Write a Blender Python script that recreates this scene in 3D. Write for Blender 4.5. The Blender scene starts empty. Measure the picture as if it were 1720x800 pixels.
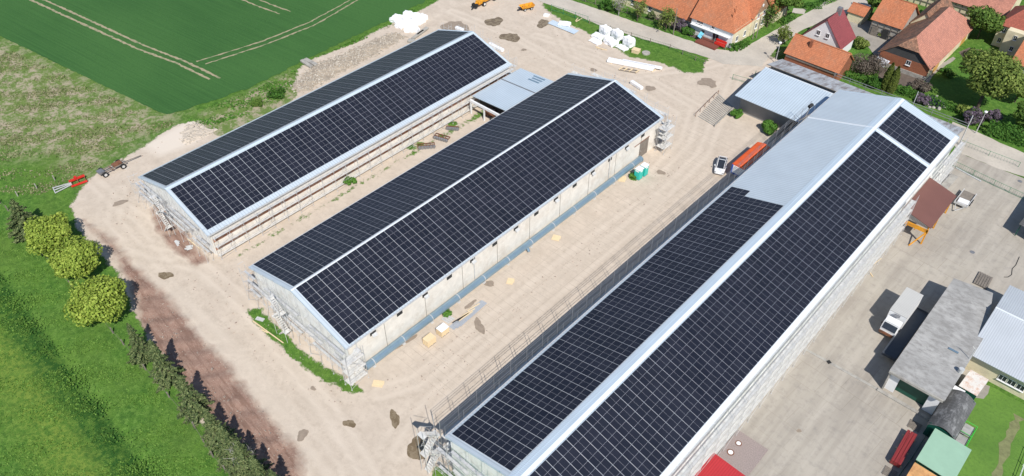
import bpy, math, random
import numpy as np
from mathutils import Vector, Matrix, Euler
R=math.radians
random.seed(7); RNG=np.random.default_rng(7)
SC=bpy.context.scene; COL=SC.collection
# ------------------------------------------------------------------ camera
CF=1324.; PIT=R(42.8); YAW=R(42.6); CH=88.
_h=Vector((-math.sin(YAW),math.cos(YAW),0)); _r=Vector((math.cos(YAW),math.sin(YAW),0)); _z=Vector((0,0,1))
_f=_h*math.cos(PIT)-_z*math.sin(PIT); _u=_h*math.sin(PIT)+_z*math.cos(PIT)
def P(px,py,z=0.):
    d=_r*((px-860)/CF)+_u*((400-py)/CF)+_f
    t=(z-CH)/d.z
    return Vector((d.x*t,d.y*t,z))
cd=bpy.data.cameras.new('camera'); cam=bpy.data.objects.new('camera',cd); COL.objects.link(cam)
cam.location=(0,0,CH); cam.rotation_euler=Matrix((_r,_u,-_f)).transposed().to_euler()
cd.sensor_width=36; cd.lens=36*CF/1720; cd.clip_start=.5; cd.clip_end=9000
SC.camera=cam
SC.view_settings.view_transform='Standard'; SC.view_settings.look='None'; SC.view_settings.gamma=1
SC.view_settings.use_curve_mapping=False; SC.view_settings.exposure=0.22
# ------------------------------------------------------------------ light
sd=Vector((.76,-.47,1)).normalized()
elev=math.asin(sd.z)
w=bpy.data.worlds.new('World'); SC.world=w; w.use_nodes=True
nt=w.node_tree; bg=nt.nodes['Background']; sky=nt.nodes.new('ShaderNodeTexSky')
sky.sky_type='NISHITA'; sky.sun_disc=False; sky.sun_elevation=elev; sky.sun_rotation=math.atan2(sd.x,sd.y)
sky.altitude=200; sky.dust_density=.15; sky.ozone_density=2.
nt.links.new(sky.outputs[0],bg.inputs[0]); bg.inputs[1].default_value=.1
sl=bpy.data.lights.new('sun','SUN'); so=bpy.data.objects.new('sun',sl); COL.objects.link(so)
sl.energy=4.4; sl.angle=R(.5); sl.color=(1,.96,.9)
so.rotation_euler=sd.to_track_quat('Z','Y').to_euler(); so.location=(0,0,120)
# ------------------------------------------------------------------ materials
def newmat(name):
    m=bpy.data.materials.new(name); m.use_nodes=True
    n=m.node_tree.nodes; l=m.node_tree.links
    return m,n,l,n['Principled BSDF']
def noise(n,l,scale,detail=4,rough=.6,vec=None,w=None):
    t=n.new('ShaderNodeTexNoise'); t.inputs['Scale'].default_value=scale; t.inputs['Detail'].default_value=detail
    t.inputs['Roughness'].default_value=rough
    if vec is not None: l.new(vec,t.inputs['Vector'])
    return t.outputs['Fac']
def mrange(n,l,x,a,b,c=0,d=1,smooth=False):
    t=n.new('ShaderNodeMapRange'); l.new(x,t.inputs['Value'])
    t.inputs[1].default_value=a;t.inputs[2].default_value=b;t.inputs[3].default_value=c;t.inputs[4].default_value=d
    if smooth: t.interpolation_type='SMOOTHSTEP'
    return t.outputs[0]
def mix(n,l,f,a,b,mode='MIX'):
    t=n.new('ShaderNodeMix'); t.data_type='RGBA'; t.blend_type=mode
    for s,v in ((t.inputs[0],f),(t.inputs[6],a),(t.inputs[7],b)):
        if isinstance(v,(int,float)): s.default_value=v
        elif isinstance(v,tuple): s.default_value=(*v,1) if len(v)==3 else v
        else: l.new(v,s)
    return t.outputs[2]
def mth(n,l,op,a,b=None,c=None):
    t=n.new('ShaderNodeMath'); t.operation=op
    for i,v in enumerate((a,b,c)):
        if v is None: continue
        if isinstance(v,(int,float)): t.inputs[i].default_value=v
        else: l.new(v,t.inputs[i])
    return t.outputs[0]
def coords(n,l,kind='Object',scale=(1,1,1),rot=0.):
    tc=n.new('ShaderNodeTexCoord'); mp=n.new('ShaderNodeMapping'); l.new(tc.outputs[kind],mp.inputs[0])
    mp.inputs['Scale'].default_value=scale; mp.inputs['Rotation'].default_value=(0,0,rot)
    return mp.outputs[0]
def geopos(n,l,scale=(1,1,1),rot=0.):
    g=n.new('ShaderNodeNewGeometry'); mp=n.new('ShaderNodeMapping'); l.new(g.outputs['Position'],mp.inputs[0])
    mp.inputs['Scale'].default_value=scale; mp.inputs['Rotation'].default_value=(0,0,rot)
    return mp.outputs[0]
def bump(n,l,bs,h,strength=.3,dist=.05):
    b=n.new('ShaderNodeBump'); b.inputs['Strength'].default_value=strength; b.inputs['Distance'].default_value=dist
    l.new(h,b.inputs['Height']); l.new(b.outputs[0],bs.inputs['Normal'])
def S(m,c,r=.7,met=0.,var=.25,sc=1.5,dirt=None,dsc=.35,bmp=0.,spec=None,stretch=None):
    """plain surface colour with noise variation and optional dirt colour"""
    mm,n,l,b=newmat(m)
    v=coords(n,l,'Object',stretch or (1,1,1))
    f=noise(n,l,sc,6,.65,v)
    c2=tuple(x*(1-var) for x in c); c1=tuple(min(1,x*(1+var*.6)) for x in c)
    o=mix(n,l,mrange(n,l,f,.3,.7),c2,c1)
    if dirt:
        g=noise(n,l,dsc,8,.7,v); o=mix(n,l,mrange(n,l,g,.48,.68,0,.85),o,dirt)
    l.new(o,b.inputs['Base Color']); b.inputs['Roughness'].default_value=r; b.inputs['Metallic'].default_value=met
    if spec is not None: b.inputs['Specular IOR Level'].default_value=spec
    if bmp: bump(n,l,b,noise(n,l,sc*8,4,.7,v),bmp,.03)
    return mm
def ribbed(m,c,period,axis='Y',r=.4,met=.0,amt=.12,var=.06,dirt=None,dl=(.45,.7),dscale=(1,1,1),dsc=.5,bs=.35):
    """corrugated / ribbed sheet: ribs vary along axis"""
    mm,n,l,b=newmat(m); v=coords(n,l)
    t=n.new('ShaderNodeTexWave'); t.bands_direction=axis; t.inputs['Scale'].default_value=.31416/period
    t.inputs['Distortion'].default_value=0; l.new(v,t.inputs[0])
    f=noise(n,l,.25,5,.6,v)
    o=mix(n,l,mrange(n,l,f,.3,.7),tuple(x*(1-var) for x in c),tuple(min(1,x*(1+var)) for x in c))
    o=mix(n,l,mrange(n,l,t.outputs['Fac'],0,.35,amt,0),o,tuple(x*.35 for x in c))
    if dirt:
        g=noise(n,l,dsc,9,.72,coords(n,l,'Object',dscale)); o=mix(n,l,mrange(n,l,g,dl[0],dl[1],0,.9),o,dirt)
    l.new(o,b.inputs['Base Color']); b.inputs['Roughness'].default_value=r; b.inputs['Metallic'].default_value=met
    bump(n,l,b,t.outputs['Fac'],bs,.04)
    return mm
def tiles(m,c,px=.22,py=.33,rot=0.,var=.3,dirt=None,dl=(.5,.72),hid=(0,0,0),kind='UV',dsc=.6):
    """roof tiles or bricks on UV in metres"""
    mm,n,l,b=newmat(m); v=coords(n,l,kind,(1,1,1),rot)
    t=n.new('ShaderNodeTexBrick'); l.new(v,t.inputs['Vector'])
    t.inputs['Scale'].default_value=1; t.inputs['Brick Width'].default_value=px; t.inputs['Row Height'].default_value=py
    t.inputs['Mortar Size'].default_value=.018; t.inputs['Mortar Smooth'].default_value=.3; t.inputs['Bias'].default_value=0
    t.inputs['Color1'].default_value=(*[x*(1+var) for x in c],1); t.inputs['Color2'].default_value=(*[x*(1-var) for x in c],1)
    t.inputs['Mortar'].default_value=(*[x*.35 for x in c],1)
    g=noise(n,l,dsc,8,.7,coords(n,l,'Object'))
    o=mix(n,l,mrange(n,l,noise(n,l,.25,4,.5,coords(n,l,'Object')),.35,.65,.0,.25),t.outputs['Color'],tuple(min(1,x*1.35) for x in c))
    if dirt: o=mix(n,l,mrange(n,l,g,dl[0],dl[1],0,.7),o,dirt)
    l.new(o,b.inputs['Base Color']); b.inputs['Roughness'].default_value=.8
    bump(n,l,b,t.outputs['Fac'],-.35,.03)
    return mm
# ------------------------------------------------------------------ mesh builder (world coordinates)
class MB:
    def __init__(s): s.v=[]; s.f=[]; s.mi=[]; s.uv={}; s.cur=0
    def add(s,vs,fs):
        b=len(s.v); s.v+=[Vector(x) for x in vs]
        for f in fs: s.f.append([b+i for i in f]); s.mi.append(s.cur)
        return s
    def m(s,i): s.cur=i; return s
    def box(s,c,d,rz=0.,M=None):
        hx,hy,hz=d[0]/2,d[1]/2,d[2]/2; c=Vector(c)
        q=M or Matrix.Rotation(rz,3,'Z')
        vs=[c+q@Vector((x*hx,y*hy,z*hz)) for z in(-1,1) for y in(-1,1) for x in(-1,1)]
        return s.add(vs,[(0,2,3,1),(4,5,7,6),(0,1,5,4),(2,6,7,3),(0,4,6,2),(1,3,7,5)])
    def beam(s,a,b,w,h=None,up=(0,0,1)):
        a=Vector(a);b=Vector(b);h=h or w; d=(b-a); L=d.length
        if L<1e-6: return s
        d/=L; up=Vector(up)
        if abs(d.dot(up))>.98: up=Vector((1,0,0)) if abs(d.x)<.9 else Vector((0,1,0))
        x=d.cross(up).normalized(); y=x.cross(d)
        return s.box((a+b)/2,(w,L,h),M=Matrix((x,d,y)).transposed())
    def cyl(s,a,b,r,r2=None,n=8,cap=True):
        a=Vector(a);b=Vector(b);r2=r if r2 is None else r2; d=(b-a).normalized()
        x=d.orthogonal().normalized(); y=d.cross(x)
        vs=[a+(x*math.cos(2*math.pi*i/n)+y*math.sin(2*math.pi*i/n))*r for i in range(n)]+[b+(x*math.cos(2*math.pi*i/n)+y*math.sin(2*math.pi*i/n))*r2 for i in range(n)]
        fs=[(i,(i+1)%n,n+(i+1)%n,n+i) for i in range(n)]
        if cap: fs+=[tuple(range(n-1,-1,-1)),tuple(range(n,2*n))]
        return s.add(vs,fs)
    def path(s,pts,r,n=6):
        for a,b in zip(pts[:-1],pts[1:]): s.cyl(a,b,r,n=n)
        return s
    def ext(s,poly,dv):
        """polygon (3D points) extruded by vector dv"""
        n=len(poly); p=[Vector(x) for x in poly]; dv=Vector(dv)
        return s.add(p+[q+dv for q in p],[tuple(range(n-1,-1,-1)),tuple(range(n,2*n))]+[(i,(i+1)%n,n+(i+1)%n,n+i) for i in range(n)])
    def slab(s,poly,t):
        """thick sheet under a planar polygon (t down the normal)"""
        p=[Vector(x) for x in poly]; nn=(p[1]-p[0]).cross(p[2]-p[0]).normalized()
        if nn.z<0: p=p[::-1]; nn=-nn
        return s.ext([q-nn*t for q in p],nn*t)
    def lathe(s,c,prof,n=12):
        c=Vector(c); vs=[];fs=[]
        for r,z in prof:
            vs+=[c+Vector((r*math.cos(2*math.pi*i/n),r*math.sin(2*math.pi*i/n),z)) for i in range(n)]
        for k in range(len(prof)-1):
            fs+=[(k*n+i,k*n+(i+1)%n,(k+1)*n+(i+1)%n,(k+1)*n+i) for i in range(n)]
        fs+=[tuple(range(n-1,-1,-1)),tuple((len(prof)-1)*n+i for i in range(n))]
        return s.add(vs,fs)
    def build(s,name,mats,parent=None,smooth=False,bevel=0.,uv=True,label=None):
        me=bpy.data.meshes.new(name)
        inv=None
        if parent is not None:
            M=Matrix.Identity(4); q=parent
            while q is not None: M=Matrix.LocRotScale(q.location,q.rotation_euler,q.scale)@M; q=q.parent
            inv=M.inverted()
        vs=[tuple(inv@v) if inv else tuple(v) for v in s.v]
        me.from_pydata(vs,[],s.f)
        if not isinstance(mats,(list,tuple)): mats=[mats]
        for m in mats: me.materials.append(m)
        me.polygons.foreach_set('material_index',s.mi)
        if smooth: me.polygons.foreach_set('use_smooth',[True]*len(s.f))
        if uv:
            ul=me.uv_layers.new(name='UVMap'); k=0; dat=ul.data
            for f in s.f:
                p=[s.v[i] for i in f]; nn=(p[1]-p[0]).cross(p[2]-p[0])
                if nn.length<1e-9: nn=Vector((0,0,1))
                nn.normalize()
                if nn.z<0: pass
                e=Vector((-nn.y,nn.x,0))
                e=Vector((1,0,0)) if e.length<.02 else e.normalized()
                g=nn.cross(e)
                for q in p: dat[k].uv=(q.dot(e),q.dot(g)); k+=1
        me.update()
        o=bpy.data.objects.new(name,me); COL.objects.link(o)
        if parent is not None: o.parent=parent
        if bevel: 
            b=o.modifiers.new('bevel','BEVEL'); b.width=bevel; b.segments=2; b.limit_method='ANGLE'
        if label: o['label']=label
        return o
def thing(name,label,cat,loc=(0,0,0),rz=0.,group=None):
    o=bpy.data.objects.new(name,None); COL.objects.link(o); o.location=loc; o.rotation_euler=(0,0,rz)
    o.empty_display_size=.3
    return tag(o,label,cat,group)
def tag(o,label,cat,group=None,kind=None):
    o['label']=label; o['category']=cat
    if group: o['group']=group
    if kind: o['kind']=kind
    return o
def struct(o,kind='structure'): o['kind']=kind; return o
def dup(o,parent=None):
    c=o.copy(); COL.objects.link(c); c.parent=parent
    for ch in [x for x in bpy.data.objects if x.parent==o]: dup(ch,c)
    return c
KIDS={}
def copy_tree(o,loc,rz=0.,label=None,group=None,scale=None):
    c=o.copy(); COL.objects.link(c); c.location=loc; c.rotation_euler=(0,0,rz)
    if scale: c.scale=scale if isinstance(scale,tuple) else (scale,)*3
    if label: c['label']=label
    if group: c['group']=group
    def rec(a,b):
        for ch in a.children:
            d=ch.copy(); COL.objects.link(d); d.parent=b; rec(ch,d)
    rec(o,c); return c
# ------------------------------------------------------------------ palette
M={}
M['glass']=None
def panel_mat():
    mm,n,l,b=newmat('solar_cells')
    oi=n.new('ShaderNodeObjectInfo')
    v=geopos(n,l)
    f=noise(n,l,.35,3,.5,v)
    wv=n.new('ShaderNodeTexWave'); wv.bands_direction='Y'; wv.inputs['Scale'].default_value=.31416/.182; l.new(v,wv.inputs[0])
    o=mix(n,l,mrange(n,l,f,.35,.65),(.012,.0135,.020),(.017,.0185,.027))
    gi=n.new('ShaderNodeNewGeometry'); o=mix(n,l,1.,o,mix(n,l,gi.outputs['Random Per Island'],(.78,.80,.85),(1.25,1.22,1.18)),'MULTIPLY')
    o=mix(n,l,mrange(n,l,wv.outputs['Fac'],.0,.12,.25,0),o,(.06,.065,.09))
    l.new(o,b.inputs['Base Color']); b.inputs['Roughness'].default_value=.45; b.inputs['Specular IOR Level'].default_value=.30; b.inputs['Specular Tint'].default_value=(.45,.62,1.,1)
    return mm
M['cell']=panel_mat()
M['pframe']=S('anodised_frame',(.40,.41,.46),.6,.0,.05)
M['blue']=ribbed('pale_blue_roof_sheet',(.50,.565,.62),.5,'Y',.40,0,.30,.05,None,(.45,.7),(1,1,1),.5,.5)
M['blueX']=ribbed('pale_blue_roof_sheet_cross',(.48,.56,.63),.5,'X',.40,0,.36,.05,None,(.45,.7),(1,1,1),.5,.5)
M['bluetrim']=ribbed('pale_blue_trim',(.54,.63,.71),.25,'Y',.35,0,.14,.04)
M['whitetrim']=S('white_trim',(.70,.73,.76),.4,0,.06)
M['wallwhite']=S('whitewashed_panel_wall',(.74,.70,.63),.85,0,.12,.8,(.60,.54,.46),.5)
M['wallgable']=S('white_gable_sheet',(.86,.86,.84),.7,0,.08,.9,(.66,.63,.58),.7)
M['galv']=S('galvanised_steel',(.58,.58,.57),.5,.15,.2,3.)
M['galvdark']=S('worn_scaffold_tube',(.30,.30,.31),.5,.5,.25,3.)
M['deck']=S('scaffold_deck',(.66,.65,.62),.6,.05,.22,1.2,(.42,.37,.32),1.5)
M['black']=S('black_rubber',(.02,.02,.02),.8)
M['dark']=S('dark_opening',(.03,.03,.03),.9)
M['darkglass']=S('window_glass',(.03,.035,.045),.12,0,.1)
M['woodlight']=S('fresh_timber',(.74,.58,.36),.8,0,.14,3.,stretch=(1,6,1))
M['woodgrey']=S('weathered_timber',(.22,.19,.16),.9,0,.3,2.)
M['concrete']=S('concrete',(.40,.38,.34),.9,0,.18,1.,(.24,.22,.20),.8,.3)
M['rust']=S('rusty_steel',(.22,.09,.045),.9,0,.45,2.5,(.08,.05,.035),1.5)
M['tileorange']=tiles('orange_clay_tiles',(.47,.165,.075),.30,.36,0,.16,(.34,.17,.10))
M['tilepink']=tiles('faded_pink_tiles',(.46,.20,.14),.30,.36,0,.16,(.28,.13,.10))
M['tilebrown']=tiles('mixed_brown_tiles',(.30,.15,.09),.30,.36,0,.45,(.10,.07,.05),(.42,.62))
M['tilecrimson']=tiles('crimson_roof',(.24,.055,.06),.38,.42,0,.10)
M['tilered']=tiles('brick_red_tiles',(.34,.095,.06),.30,.36,0,.14)
M['brick']=tiles('red_brick',(.36,.13,.065),.26,.085,0,.2,(.25,.10,.06))
M['cream']=S('cream_render',(.72,.64,.44),.85,0,.08,.6,(.50,.44,.32),.5)
M['whitewall']=S('white_render',(.76,.76,.76),.85,0,.05,.6)
M['red']=S('red_paint',(.62,.03,.02),.4,0,.15)
M['yellow']=S('yellow_paint',(.75,.33,.02),.45,0,.2,2.,(.35,.14,.03),1.2)
M['green']=S('green_paint',(.03,.22,.10),.5,0,.2)
M['greendark']=S('dark_green_paint',(.005,.075,.05),.5,0,.15)
M['white']=S('white_gloss',(.80,.80,.80),.3,0,.03)
M['wrap']=S('white_plastic_wrap',(.85,.85,.86),.35,0,.14,2.2,None,.5,.5)
M['bark']=S('bark',(.10,.075,.055),.95,0,.4,3.)
# ------------------------------------------------------------------ geometry helpers for the ground
def sdist(X,Y,poly):
    """signed distance (positive inside) of points to polygon"""
    d=np.full(X.shape,1e9); ins=np.zeros(X.shape,bool); n=len(poly)
    for i in range(n):
        ax,ay=poly[i][0],poly[i][1]; bx,by=poly[(i+1)%n][0],poly[(i+1)%n][1]
        ex,ey=bx-ax,by-ay; L=ex*ex+ey*ey+1e-12
        t=np.clip(((X-ax)*ex+(Y-ay)*ey)/L,0,1)
        d=np.minimum(d,np.hypot(X-ax-t*ex,Y-ay-t*ey))
        c=((ay>Y)!=(by>Y))&(X<(bx-ax)*(Y-ay)/((by-ay) if abs(by-ay)>1e-9 else 1e-9)+ax); ins^=c
    return np.where(ins,d,-d)
def ldist(X,Y,line):
    d=np.full(X.shape,1e9)
    for a,b in zip(line[:-1],line[1:]):
        ex,ey=b[0]-a[0],b[1]-a[1]; L=ex*ex+ey*ey+1e-12
        t=np.clip(((X-a[0])*ex+(Y-a[1])*ey)/L,0,1); d=np.minimum(d,np.hypot(X-a[0]-t*ex,Y-a[1]-t*ey))
    return d
def pp(*L): return [P(x,y) for x,y in L]
def sm(x,w): return np.clip(.5+x/w,0,1)
G0=[P(x,y) for x,y in ((0,0),(1720,0),(1720,800),(0,800))]
# zones given by their outline on the ground
yard=pp((118,345),(150,300),(215,262),(245,243),(300,208),(335,204),(352,222),(372,230),(470,186),(500,160),(500,118),(530,98),(600,70),(640,48),(690,26),(735,2),(742,-10),(905,-10),(915,14),(945,36),(985,52),(1000,62),(1062,96),(1110,105),(1150,122),(1170,122),(1190,98),(1260,84),(1340,110),(1420,200),(1300,330),(1000,560),(840,840),(560,860),(480,800),(440,830),(385,765),(330,690),(285,622),(240,560),(222,520),(205,465),(170,430),(128,380))
soil=pp((140,370),(170,400),(205,450),(222,490),(235,540),(262,590),(300,640),(345,700),(400,760),(440,830),(520,830),(500,760),(440,690),(400,640),(370,600),(330,560),(300,520),(262,480),(225,450),(190,405))
soil2=pp((252,352),(268,340),(300,370),(345,430),(352,440),(330,450),(285,420),(262,395))
bankgrass=pp((415,520),(436,516),(470,550),(520,600),(590,640),(612,658),(585,660),(540,640),(480,595),(430,545))
grassC=pp((726,800),(735,784),(800,800),(850,840),(740,850))
roadgrass=pp((968,42),(985,38),(1040,52),(1100,72),(1186,100),(1180,122),(1150,120),(1110,103),(1062,90),(1030,80),(985,55))
grassAB=[(-94.5,36),(-93.2,36),(-93.0,60),(-92.6,80),(-92.2,92),(-92.5,96),(-94.5,96)]
spots=[((590,292),1.6),((705,243),.9),((655,522),.6),((1065,298),1.),((760,208),1.2),((690,247),1.)]
patch2=pp((335,195),(430,150),(490,120),(510,150),(480,185),(370,235),(345,232))
patch=pp((-400,20),(20,75),(272,192),(300,190),(240,232),(190,262),(150,300),(100,260),(20,260),(-100,230),(-400,200))
palezone=pp((240,245),(320,200),(350,205),(330,240),(270,262))
slabs=[(-60.3,40),(-48,40),(-48,118),(-60.3,118)]
ditch=[P(x,y) for x,y in ((-300,180),(-120,330),(0,462),(35,510),(60,548),(81,568),(102,606),(116,620),(140,655),(168,684),(186,716),(203,736),(228,770),(255,794),(300,850),(380,960))]
bandY=pp((-150,420),(0,520),(80,610),(180,750),(260,880),(120,900),(50,760),(-20,640),(-150,560))
bandL=[P(x,y) for x,y in ((-120,320),(0,430),(60,500),(110,560),(170,640),(230,730),(280,800),(320,860))]
tracks=[[P(x,y) for x,y in t] for t in (
 [(150,300),(200,345),(240,370),(260,400),(300,440),(340,450),(400,500),(460,570),(560,700),(620,800)],
 [(170,420),(230,430),(300,500),(380,580),(470,680),(560,790)],
 [(250,470),(330,540),(420,640),(500,740),(540,800)],
 [(640,660),(700,640),(800,560),(1000,400),(1100,330)],
 [(670,760),(720,680),(850,560),(1050,390),(1180,260),(1240,120),(1300,95)],
 [(900,60),(1000,90),(1100,140),(1170,180),(1150,240),(1100,290)],
 [(760,20),(860,60),(950,110),(1060,150),(1130,190)],
 [(930,30),(960,90),(1050,130),(1190,110),(1260,90)],
 [(200,320),(190,370),(230,420),(290,430)])]
def axis(lo,hi,dlo,dhi,step,far):
    a=list(np.arange(dlo,dhi,step)); x=dhi; s=step
    while x<hi: s=min(s*1.25,far); a.append(x); x+=s
    a.append(hi); x=dlo-step; s=step; b=[]
    while x>lo: b.append(x); s=min(s*1.25,far); x-=s
    b.append(lo); return np.array(b[::-1]+a)
def ground():
    xs=axis(-3000,2500,-190,18,.5,400.); ys=axis(-2500,3500,-8,190,.5,400.)
    X,Y=np.meshgrid(xs,ys); nx,ny=len(xs),len(ys)
    Z=np.zeros_like(X)
    sy=sdist(X,Y,yard); g=1-sm(sy,2.2)
    for z,q_ in ((bankgrass,.85),(grassC,1),(roadgrass,1),(grassAB,.52)): g=np.maximum(g,q_*sm(sdist(X,Y,z),1.6))
    for (c,r) in spots:
        p=P(*c); g=np.maximum(g,np.clip(1-(np.hypot(X-p.x,Y-p.y)-r*.5)/r,0,1)*.8)
    # everything to the right / top (village) is lawn unless covered
    so_=np.maximum(sm(sdist(X,Y,soil),3.),sm(sdist(X,Y,soil2),1.5)*.7)
    pa=np.maximum(sm(sdist(X,Y,patch),8.),sm(sdist(X,Y,patch2),3.))
    tr=np.zeros_like(X); trd=np.zeros_like(X)
    for t in tracks:
        d=ldist(X,Y,t); tr=np.maximum(tr,np.exp(-((d-.95)/.42)**2))
        trd=np.maximum(trd,np.exp(-((d-1.9)/.45)**2)+.8*np.exp(-(d/.4)**2))
        d2=ldist(X+1.3,Y+.9,t); tr=np.maximum(tr,.5*np.exp(-((d2-.95)/.4)**2))
    sl_=sm(sdist(X,Y,slabs),2.5)
    dd=ldist(X,Y,ditch); db=ldist(X,Y,bandL)
    # relief: ditch beside the meadow strip, soil bank along the trees
    Z-=.45*np.exp(-(dd/1.1)**2)
    nz=np.sin(X*.9+Y*.35)*np.sin(Y*.8-X*.4)+.6*np.sin(X*2.1)*np.sin(Y*1.7+.5)
    Z+=(so_*.22*nz)
    ye=sm(sdist(X,Y,bandY),5.)
    dv=(ditch[-3]-ditch[2]); q0=P(20,700)-ditch[2]; sg=np.sign(dv.x*q0.y-dv.y*q0.x); side=((X-ditch[2].x)*0+1); side=np.zeros_like(X)
    side=sdist(X,Y,[tuple(p)[:2] for p in ditch]+[(60,-300),(-300,-300)]); q=P(20,700)
    if sdist(np.array([q.x]),np.array([q.y]),[tuple(p)[:2] for p in ditch]+[(60,-300),(-300,-300)])[0]<0: side=-side
    dk=np.where(side>0,np.clip((4.6-side)/1.8,0,1),np.clip(1-dd/.4,0,1))
    pz=sm(sdist(X,Y,palezone),2.)
    me=bpy.data.meshes.new('ground')
    vs=np.stack([X,Y,Z],-1).reshape(-1,3)
    i=np.arange((nx-1)*(ny-1)); r=i//(nx-1); c=i%(nx-1); a=r*nx+c
    fs=np.stack([a,a+1,a+nx+1,a+nx],-1)
    me.vertices.add(len(vs)); me.vertices.foreach_set('co',vs.ravel())
    me.loops.add(fs.size); me.loops.foreach_set('vertex_index',fs.ravel().astype(np.int32))
    me.polygons.add(len(fs)); me.polygons.foreach_set('loop_start',np.arange(0,fs.size,4,dtype=np.int32))
    me.update(calc_edges=True); me.polygons.foreach_set('use_smooth',[True]*len(fs))
    for nm,ch in (('zone_a',(g,so_,pa,np.ones_like(g))),('zone_b',(tr,sl_,ye,np.ones_like(g))),('zone_c',(dk,pz,np.clip(trd,0,1),np.ones_like(g)))):
        at=me.attributes.new(nm,'FLOAT_COLOR','POINT'); at.data.foreach_set('color',np.stack(ch,-1).reshape(-1).astype(np.float32))
    mm,n,l,b=newmat('ground_surface')
    pos=geopos(n,l)
    def att(nm):
        a=n.new('ShaderNodeAttribute'); a.attribute_name=nm; s=n.new('ShaderNodeSeparateColor'); l.new(a.outputs['Color'],s.inputs[0]); return s.outputs
    A=att('zone_a'); B=att('zone_b'); C=att('zone_c')
    n1=noise(n,l,.05,5,.6,pos); n2=noise(n,l,.35,6,.65,pos); n3=noise(n,l,1.3,8,.78,pos); n4=noise(n,l,6.,6,.7,pos)
    # sand / compacted yard
    sand=mix(n,l,mrange(n,l,n2,.3,.7),(.49,.41,.33),(.62,.53,.435))
    sand=mix(n,l,mrange(n,l,n1,.35,.65,0,.5),sand,(.57,.485,.395))
    sand=mix(n,l,mrange(n,l,n3,.5,.66,0,.55),sand,(.41,.335,.265))
    n6=noise(n,l,.16,7,.75,geopos(n,l,(1,2.2,1),.9)); sand=mix(n,l,mrange(n,l,n6,.5,.64,0,.45),sand,(.46,.39,.315))
    sand=mix(n,l,mrange(n,l,n4,.60,.72,0,.6),sand,(.60,.53,.45))
    sand=mix(n,l,mth(n,l,'MULTIPLY',B[0],mrange(n,l,n3,.35,.6,.15,.75)),sand,(.64,.555,.46))
    sand=mix(n,l,mth(n,l,'MULTIPLY',C[2],mrange(n,l,n3,.42,.56,.05,.45)),sand,(.43,.36,.285))
    st=n.new('ShaderNodeTexBrick'); l.new(geopos(n,l),st.inputs['Vector']); st.inputs['Scale'].default_value=1
    st.inputs['Brick Width'].default_value=3.0; st.inputs['Row Height'].default_value=1.2; st.inputs['Mortar Size'].default_value=.05; st.inputs['Mortar Smooth'].default_value=.6
    st.offset=0
    sand=mix(n,l,mth(n,l,'MULTIPLY',mth(n,l,'MULTIPLY',st.outputs['Fac'],B[1]),mrange(n,l,n2,.38,.62,.05,.40)),sand,(.24,.19,.145))
    sand=mix(n,l,C[1],sand,(.66,.58,.49))
    so1=mix(n,l,mrange(n,l,n3,.3,.7),(.24,.145,.11),(.35,.235,.185))
    so1=mix(n,l,mrange(n,l,n4,.55,.62,0,.6),so1,(.40,.32,.26))
    an=math.atan2((P(440,770)-P(200,450)).y,(P(440,770)-P(200,450)).x); mq=n.new('ShaderNodeMapping'); l.new(geopos(n,l,(1,1,1),-an),mq.inputs[0]); mq.inputs['Scale'].default_value=(.12,1.4,1); n7=noise(n,l,1.,7,.7,mq.outputs[0])
    so1=mix(n,l,mrange(n,l,n7,.48,.58,0,.55),so1,(.17,.10,.075))
    sf=mrange(n,l,mth(n,l,'ADD',A[1],mth(n,l,'MULTIPLY',mth(n,l,'SUBTRACT',n2,.5),1.2)),.25,.75)
    sand=mix(n,l,sf,sand,so1)
    # grass
    n5=noise(n,l,.9,7,.8,pos)
    gr=mix(n,l,mrange(n,l,n2,.35,.65),(.060,.150,.024),(.110,.225,.034))
    gr=mix(n,l,mrange(n,l,n3,.48,.58,0,.8),gr,(.155,.28,.055))
    gr=mix(n,l,mrange(n,l,n5,.51,.58,0,.7),gr,(.042,.115,.020))
    gr=mix(n,l,mrange(n,l,n4,.5,.62,0,.6),gr,(.03,.085,.016))
    gr=mix(n,l,mrange(n,l,n1,.45,.7,0,.5),gr,(.13,.20,.04))
    gr=mix(n,l,mth(n,l,'MULTIPLY',B[2],mrange(n,l,n3,.44,.58,.1,.75)),gr,(.20,.27,.045))
    gr=mix(n,l,mth(n,l,'MULTIPLY',C[0],mrange(n,l,n5,.44,.54,.25,.95)),gr,(.030,.095,.018))
    # bare patches
    pf=mth(n,l,'MULTIPLY',A[2],mrange(n,l,mth(n,l,'ADD',mth(n,l,'MULTIPLY',n2,.55),mth(n,l,'MULTIPLY',n3,.45)),.475,.555))
    gr=mix(n,l,mth(n,l,'MULTIPLY',A[2],.55),gr,(.19,.24,.075))
    gr=mix(n,l,mth(n,l,'MULTIPLY',pf,.9),gr,(.42,.35,.26))
    gf=mrange(n,l,mth(n,l,'ADD',A[0],mth(n,l,'MULTIPLY',mth(n,l,'SUBTRACT',mth(n,l,'ADD',mth(n,l,'MULTIPLY',n2,.5),mth(n,l,'MULTIPLY',n3,.5)),.5),2.4)),.42,.58)
    o=mix(n,l,gf,sand,gr)
    l.new(o,b.inputs['Base Color']); b.inputs['Roughness'].default_value=.95; b.inputs['Specular IOR Level'].default_value=.1
    hh=mth(n,l,'ADD',mth(n,l,'MULTIPLY',n4,mth(n,l,'ADD',mth(n,l,'MULTIPLY',gf,2.),.35)),mth(n,l,'MULTIPLY',n3,mth(n,l,'ADD',sf,.4)))
    bump(n,l,b,hh,.5,.16)
    me.materials.append(mm)
    o=bpy.data.objects.new('ground',me); COL.objects.link(o); struct(o)
ground()
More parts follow.
